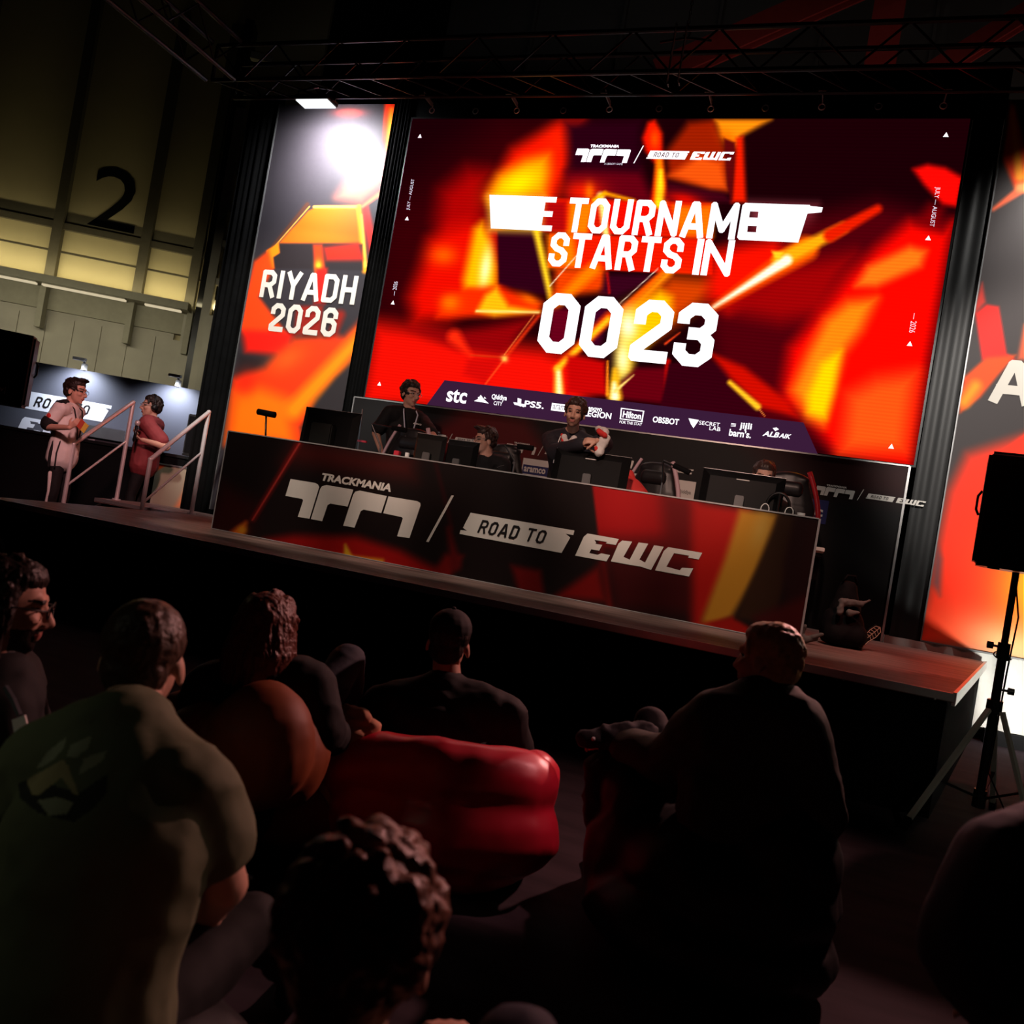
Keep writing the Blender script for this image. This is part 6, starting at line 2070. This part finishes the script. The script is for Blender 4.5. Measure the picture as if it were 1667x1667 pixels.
ob = [cap(W(425, 1215, 2.55), (.17, .15, .19)), cap(W(330, 1235, 2.62), (.16, .16, .17)), cap(W(300, 1170, 2.8), (.07, .1, .09)), cap((float(bc[0]), float(bc[1]) + .1, .14), (.34, .34, .14)), cap(W(470, 1235, 2.68), (.12, .15, .15))]
beanbag('orange bean bag under the long-haired person', ob, OB, (bc[0], bc[1], 0), .010)
c0 = W(584, 1175, 3.0)
root = empty('jacket', (c0.x, c0.y, 0), 'crumpled orange-lit jacket bundle between the orange and the red bean bag', 'clothing')
R0 = V((c0.x, c0.y, 0))
blob('bundle', off([cap(W(570, 1172, 3.0), .05, W(598, 1188, 3.0), .045), cap(W(575, 1195, 2.98), .06, W(580, 1250, 3.02), .09), cap((c0.x, c0.y, .16), (.13, .12, .16))], R0), fab('tan_jacket', (.5, .24, .14)), root, voxel=.009, wrinkle=.012, wscale=18, stretch=(.5, 1, 2))
blob('sleeve', off([cap(W(566, 1158, 3.0), .026, W(590, 1168, 2.98), .032)], R0), MATS['tan_jacket'], root, voxel=.008, wrinkle=.006, wscale=25)

# fair-haired person on the right
hc = W(1250, 1076, 2.72)
J = pose('low', (hc.x - .02, hc.y + .02, 0), 24)
d = hc - J['head']
J['head'] = hc
J['neck'] = W(1247, 1135, 2.70)
J['shL'] = W(1150, 1185, 2.72); J['shR'] = W(1297, 1185, 2.62)
J['chest'] = W(1215, 1290, 2.70); J['pelvis'] = W(1190, 1430, 2.70)
J['hipL'] = W(1150, 1440, 2.75); J['hipR'] = W(1240, 1440, 2.7)
J['elR'] = W(1330, 1320, 2.66); J['wrR'] = W(1290, 1400, 2.9)
J['elL'] = W(1090, 1240, 2.85); J['wrL'] = W(1010, 1215, 3.0)
J['knL'] = W(1060, 1180, 3.1); J['anL'] = W(1010, 1300, 3.2); J['anL'].z = .09
J['knR'] = W(1290, 1420, 3.0); J['anR'] = W(1240, 1440, 3.2); J['anR'].z = .09
OLV = fab('dark_olive', (.030, .030, .020))
o, bs, Mh = person('fair-haired person in a dark jacket seated at the right, face turned left', J, 24, HAIRL, 'short', 16, .24, OLV, .95, hy=66, pitch=-4, voxel=.008, hvox=.006, trousers=BLK_T, seed=35, fit=.035, fat=1.1, wr=.008)
child('collar', [cap(J['neck'] + V((-.07, .03, .0)), .028, J['neck'] + V((0, -.07, .0)), .03), cap(J['neck'] + V((0, -.07, .0)), .03, J['neck'] + V((.08, -.02, -.0)), .028)], OLV, o, bs, voxel=.008, wrinkle=.004)
bc = onz(1170, 1460, 0)
kb = [cap(W(1180, 1430, 2.75), (.36, .34, .22)), cap(W(1250, 1400, 2.7), (.22, .24, .24)), cap(W(1060, 1400, 2.9), (.24, .24, .24)), cap(W(1040, 1290, 3.0), (.15, .2, .15)), cap(W(1150, 1500, 2.7), (.4, .36, .15))]
beanbag('black bean bag under the fair-haired person at the right', kb, KB, (bc[0], bc[1], 0), .012)
c0 = W(985, 1205, 3.0)
root = empty('coat', c0, 'dark crumpled coat with a glint on the knee of the fair-haired person', 'clothing')
blob('folds', off([cap(W(955, 1205, 3.0), .035, W(1000, 1195, 3.0), .035), cap(W(1000, 1200, 3.0), .04, W(1050, 1195, 3.0), .045), cap(W(975, 1250, 3.0), .05, W(985, 1330, 3.0), .07), cap(W(985, 1250, 3.0), .06, W(1040, 1240, 3.0), .08)], c0), BLK_T, root, voxel=.009, wrinkle=.012, wscale=16)
blob('button', [cap(W(966, 1203, 2.955) - c0, (.008, .008, .008))], STEEL, root, voxel=.003)

# person in the green printed shirt
GRN = fab('green_cotton', (.105, .115, .062), var=.12)
hc = W(236, 1072, 1.78)
J = pose('low', (hc.x - .02, hc.y - .16, 0), 10)
J['head'] = hc
J['neck'] = W(205, 1175, 1.66)
J['shL'] = W(70, 1245, 1.66); J['shR'] = W(318, 1290, 1.60)
J['chest'] = W(180, 1370, 1.56); J['pelvis'] = W(130, 1560, 1.5); J['pelvis'].z = .24
J['hipL'], J['hipR'] = J['pelvis'] + V((-.1, .06, -.02)), J['pelvis'] + V((.1, .06, -.02))
J['elR'] = W(366, 1440, 1.62); J['wrR'] = W(330, 1500, 1.85)
J['elL'] = W(10, 1400, 1.7); J['wrL'] = W(60, 1450, 1.9)
J['knR'] = W(410, 1500, 1.85); J['anR'] = J['knR'] + V((.0, .25, 0)); J['anR'].z = .09
J['knL'] = J['pelvis'] + V((-.2, .45, .2)); J['anL'] = J['knL'] + V((.0, .2, 0)); J['anL'].z = .09
o, bs, Mh = person('seated person in a green T-shirt with a tent print on the back, lower left', J, 10, HAIRB, 'short', 0, .008, GRN, .30, hy=24, voxel=.007, hvox=.005, trousers=BLK_T, seed=41, fit=.024, fat=1.02, wr=.008)
child('shirt_collar', [cap(J['neck'] + V((-.07, .02, .015)), .02, J['neck'] + V((0, -.075, .01)), .022), cap(J['neck'] + V((0, -.075, .01)), .022, J['neck'] + V((.075, .01, .015)), .02)], GRN, o, bs, voxel=.006)
top = [c for c in o.children if c.name.startswith('top')][0]
# back print: faces of the shirt inside the printed shapes take the ink colours
dgm = top.data
inks = [fab('ink_cream', (.33, .27, .14), var=.2), fab('ink_pale', (.27, .28, .19), var=.2), fab('ink_dark', (.02, .02, .016), var=.3)]
for k in inks: dgm.materials.append(k)
bm = bmesh.new()
bm.from_mesh(dgm)
sel = [f for f in bm.faces if f.normal.y < .1]
cc = proj(np.array([np.array(v.co + bs) for v in bm.verts]))
bm.verts.ensure_lookup_table()
big = [f for f in sel if any(30 < cc[v.index][0] < 185 and 1190 < cc[v.index][1] < 1350 for v in f.verts)]
bmesh.ops.subdivide_edges(bm, edges=list({e for f in big for e in f.edges}), cuts=2, use_grid_fill=True)
bm.to_mesh(dgm)
bm.free()
dgm.shade_smooth()
Pf = np.array([np.array(p.center + bs) for p in dgm.polygons])
nf = np.array([p.normal[1] for p in dgm.polygons])
pf = proj(Pf)
mi = np.zeros(len(Pf), np.int32)
def Gz(*q): return [(.36 * x, 860 + .36 * y) for x, y in q]
for poly, k in ((Gz((85, 1150), (150, 1130), (350, 1200), (490, 1110), (480, 1200), (420, 1270), (330, 1330), (180, 1290), (90, 1220)), 3),
                (Gz((145, 1205), (120, 1140), (285, 1045), (310, 1075), (355, 1205), (330, 1200), (280, 1125), (170, 1210)), 1),
                (Gz((160, 1090), (215, 1010), (300, 945), (290, 990), (250, 1040), (190, 1080)), 2), (Gz((300, 1030), (320, 980), (415, 935), (400, 990), (340, 1040)), 2), (Gz((355, 1115), (380, 1040), (485, 1005), (460, 1055), (400, 1090)), 2),
                (Gz((170, 1230), (260, 1215), (330, 1240), (300, 1290), (220, 1300)), 2)):
    m_ = (poly_mask(pf, poly, .3) > .5) & (nf < .2)
    mi[m_] = k
dgm.polygons.foreach_set('material_index', mi)
beanbag('dark bean bag under the person in the green T-shirt', [cap(J['pelvis'] + V((0, 0, -.1)), (.36, .36, .14)), cap(J['pelvis'] + V((0, -.05, -.12)), (.42, .42, .12))], KB, (J['pelvis'].x, J['pelvis'].y, 0), .008)

# bearded person cut by the left edge
hc = W(12, 985, 2.2)
J = pose('low', (hc.x, hc.y - .05, 0), -50)
J['head'] = hc; J['neck'] = W(0, 1095, 2.2)
d = J['neck'] - V((hc.x, hc.y, .69))
J['shR'] = W(30, 1165, 2.1) + V((-.06, 0, 0)); J['shL'] = J['neck'] + V((-.14, .15, -.06)); J['chest'] = W(-20, 1250, 2.17)
J['elR'] = W(5, 1330, 2.1); J['elL'] = J['shL'] + V((-.05, .15, -.22))
o, bs, Mh = person('bearded person with glasses in profile at the left edge', J, -50, HAIRD, 'long', 30, .10, BLK_T, .95, hy=-50, pitch=-4, voxel=.0065, trousers=BLK_T, seed=51, beard=True, fit=.025)
glasses(o, bs, Mh)
nl = mat('dark_ribbon', (.05, .05, .06), .6, var=.2)
mb = MB()
a, b_, c = W(10, 1120, 2.04), W(22, 1140, 2.0), W(32, 1165, 1.985)
mb.tube([a - bs, b_ - bs, c - bs], .008, 6)
ly = mb.build('lanyard', nl, o)
q0, q1, q2, q3 = [W(x, y, 1.98) - bs for x, y in ((19, 1172), (40, 1164), (48, 1197), (25, 1205))]
mb = MB()
n_ = V((0, -.004, 0))
mb.add([q0, q1, q2, q3, q0 - n_, q1 - n_, q2 - n_, q3 - n_], [(3, 2, 1, 0), (4, 5, 6, 7), (0, 1, 5, 4), (1, 2, 6, 5), (2, 3, 7, 6), (3, 0, 4, 7)])
bd = mb.build('badge', WHITEP, ly)
beanbag('dark bean bag under the bearded person at the left edge', [cap(J['pelvis'] + V((0, 0, -.1)), (.36, .36, .14)), cap(J['pelvis'] + V((0, 0, -.12)), (.42, .42, .12))], KB, (J['pelvis'].x, J['pelvis'].y, 0), .008)

# nearest head, curly
hc = W(586, 1530, 1.02)
J = pose('low', (hc.x, hc.y - .1, 0), 14)
d = hc - J['head']
for k in ('head', 'neck', 'shL', 'shR', 'chest'): J[k] += d * (1 if k != 'chest' else .5)
J['head'] = hc
J['knR'] = W(842, 1735, 1.0)
J['knL'].z = .2
J['wrL'].z = .22
J['elL'].z -= .12
J['anR'] = J['knR'] + V((0, .22, 0)); J['anR'].z = .09
TAN = fab('tan_cotton', (.36, .20, .12))
o, bs, Mh = person('nearest person with thick wavy brown hair, seen from behind at the bottom', J, 14, mat('wavy_hair', (.17, .075, .05), .36, var=.5, scale=50, bump=.8), 'curly', 150, .28, TAN, .5, hy=16, voxel=.006, hvox=.004, trousers=NAVY, seed=61, fit=.02, hs=1.02)
beanbag('dark bean bag under the nearest person', [cap(J['pelvis'] + V((0, -.02, -.1)), (.36, .36, .14)), cap(J['pelvis'] + V((0, 0, -.12)), (.42, .42, .12))], KB, (J['pelvis'].x, J['pelvis'].y, 0), .008)

# shoulder in the lower right corner
J = pose('low', (0, 0, 0), 20)
off0 = W(1660, 1420, 1.35) - J['shL']
for k in J: J[k] = J[k] + V((off0.x, off0.y, 0))
for k in ('head', 'neck', 'shL', 'shR', 'chest'): J[k].z += off0.z
J['elL'] = W(1590, 1540, 1.32); J['wrL'] = W(1620, 1640, 1.5)
for s_ in 'LR':
    J['kn' + s_].z = .16
NAVY2 = fab('navy_purple_fleece', (.022, .018, .040))
o, bs, Mh = person('person in a navy top at the lower right corner, left shoulder in view', J, 20, HAIRD, 'short', 40, .2, NAVY2, .8, hy=10, voxel=.009, trousers=BLK_T, seed=71, fit=.035, fat=1.1)
beanbag('dark bean bag under the person at the lower right corner', [cap(J['pelvis'] + V((0, -.02, -.1)), (.36, .36, .14)), cap(J['pelvis'] + V((0, 0, -.12)), (.42, .42, .12))], KB, (J['pelvis'].x, J['pelvis'].y, 0), .008)
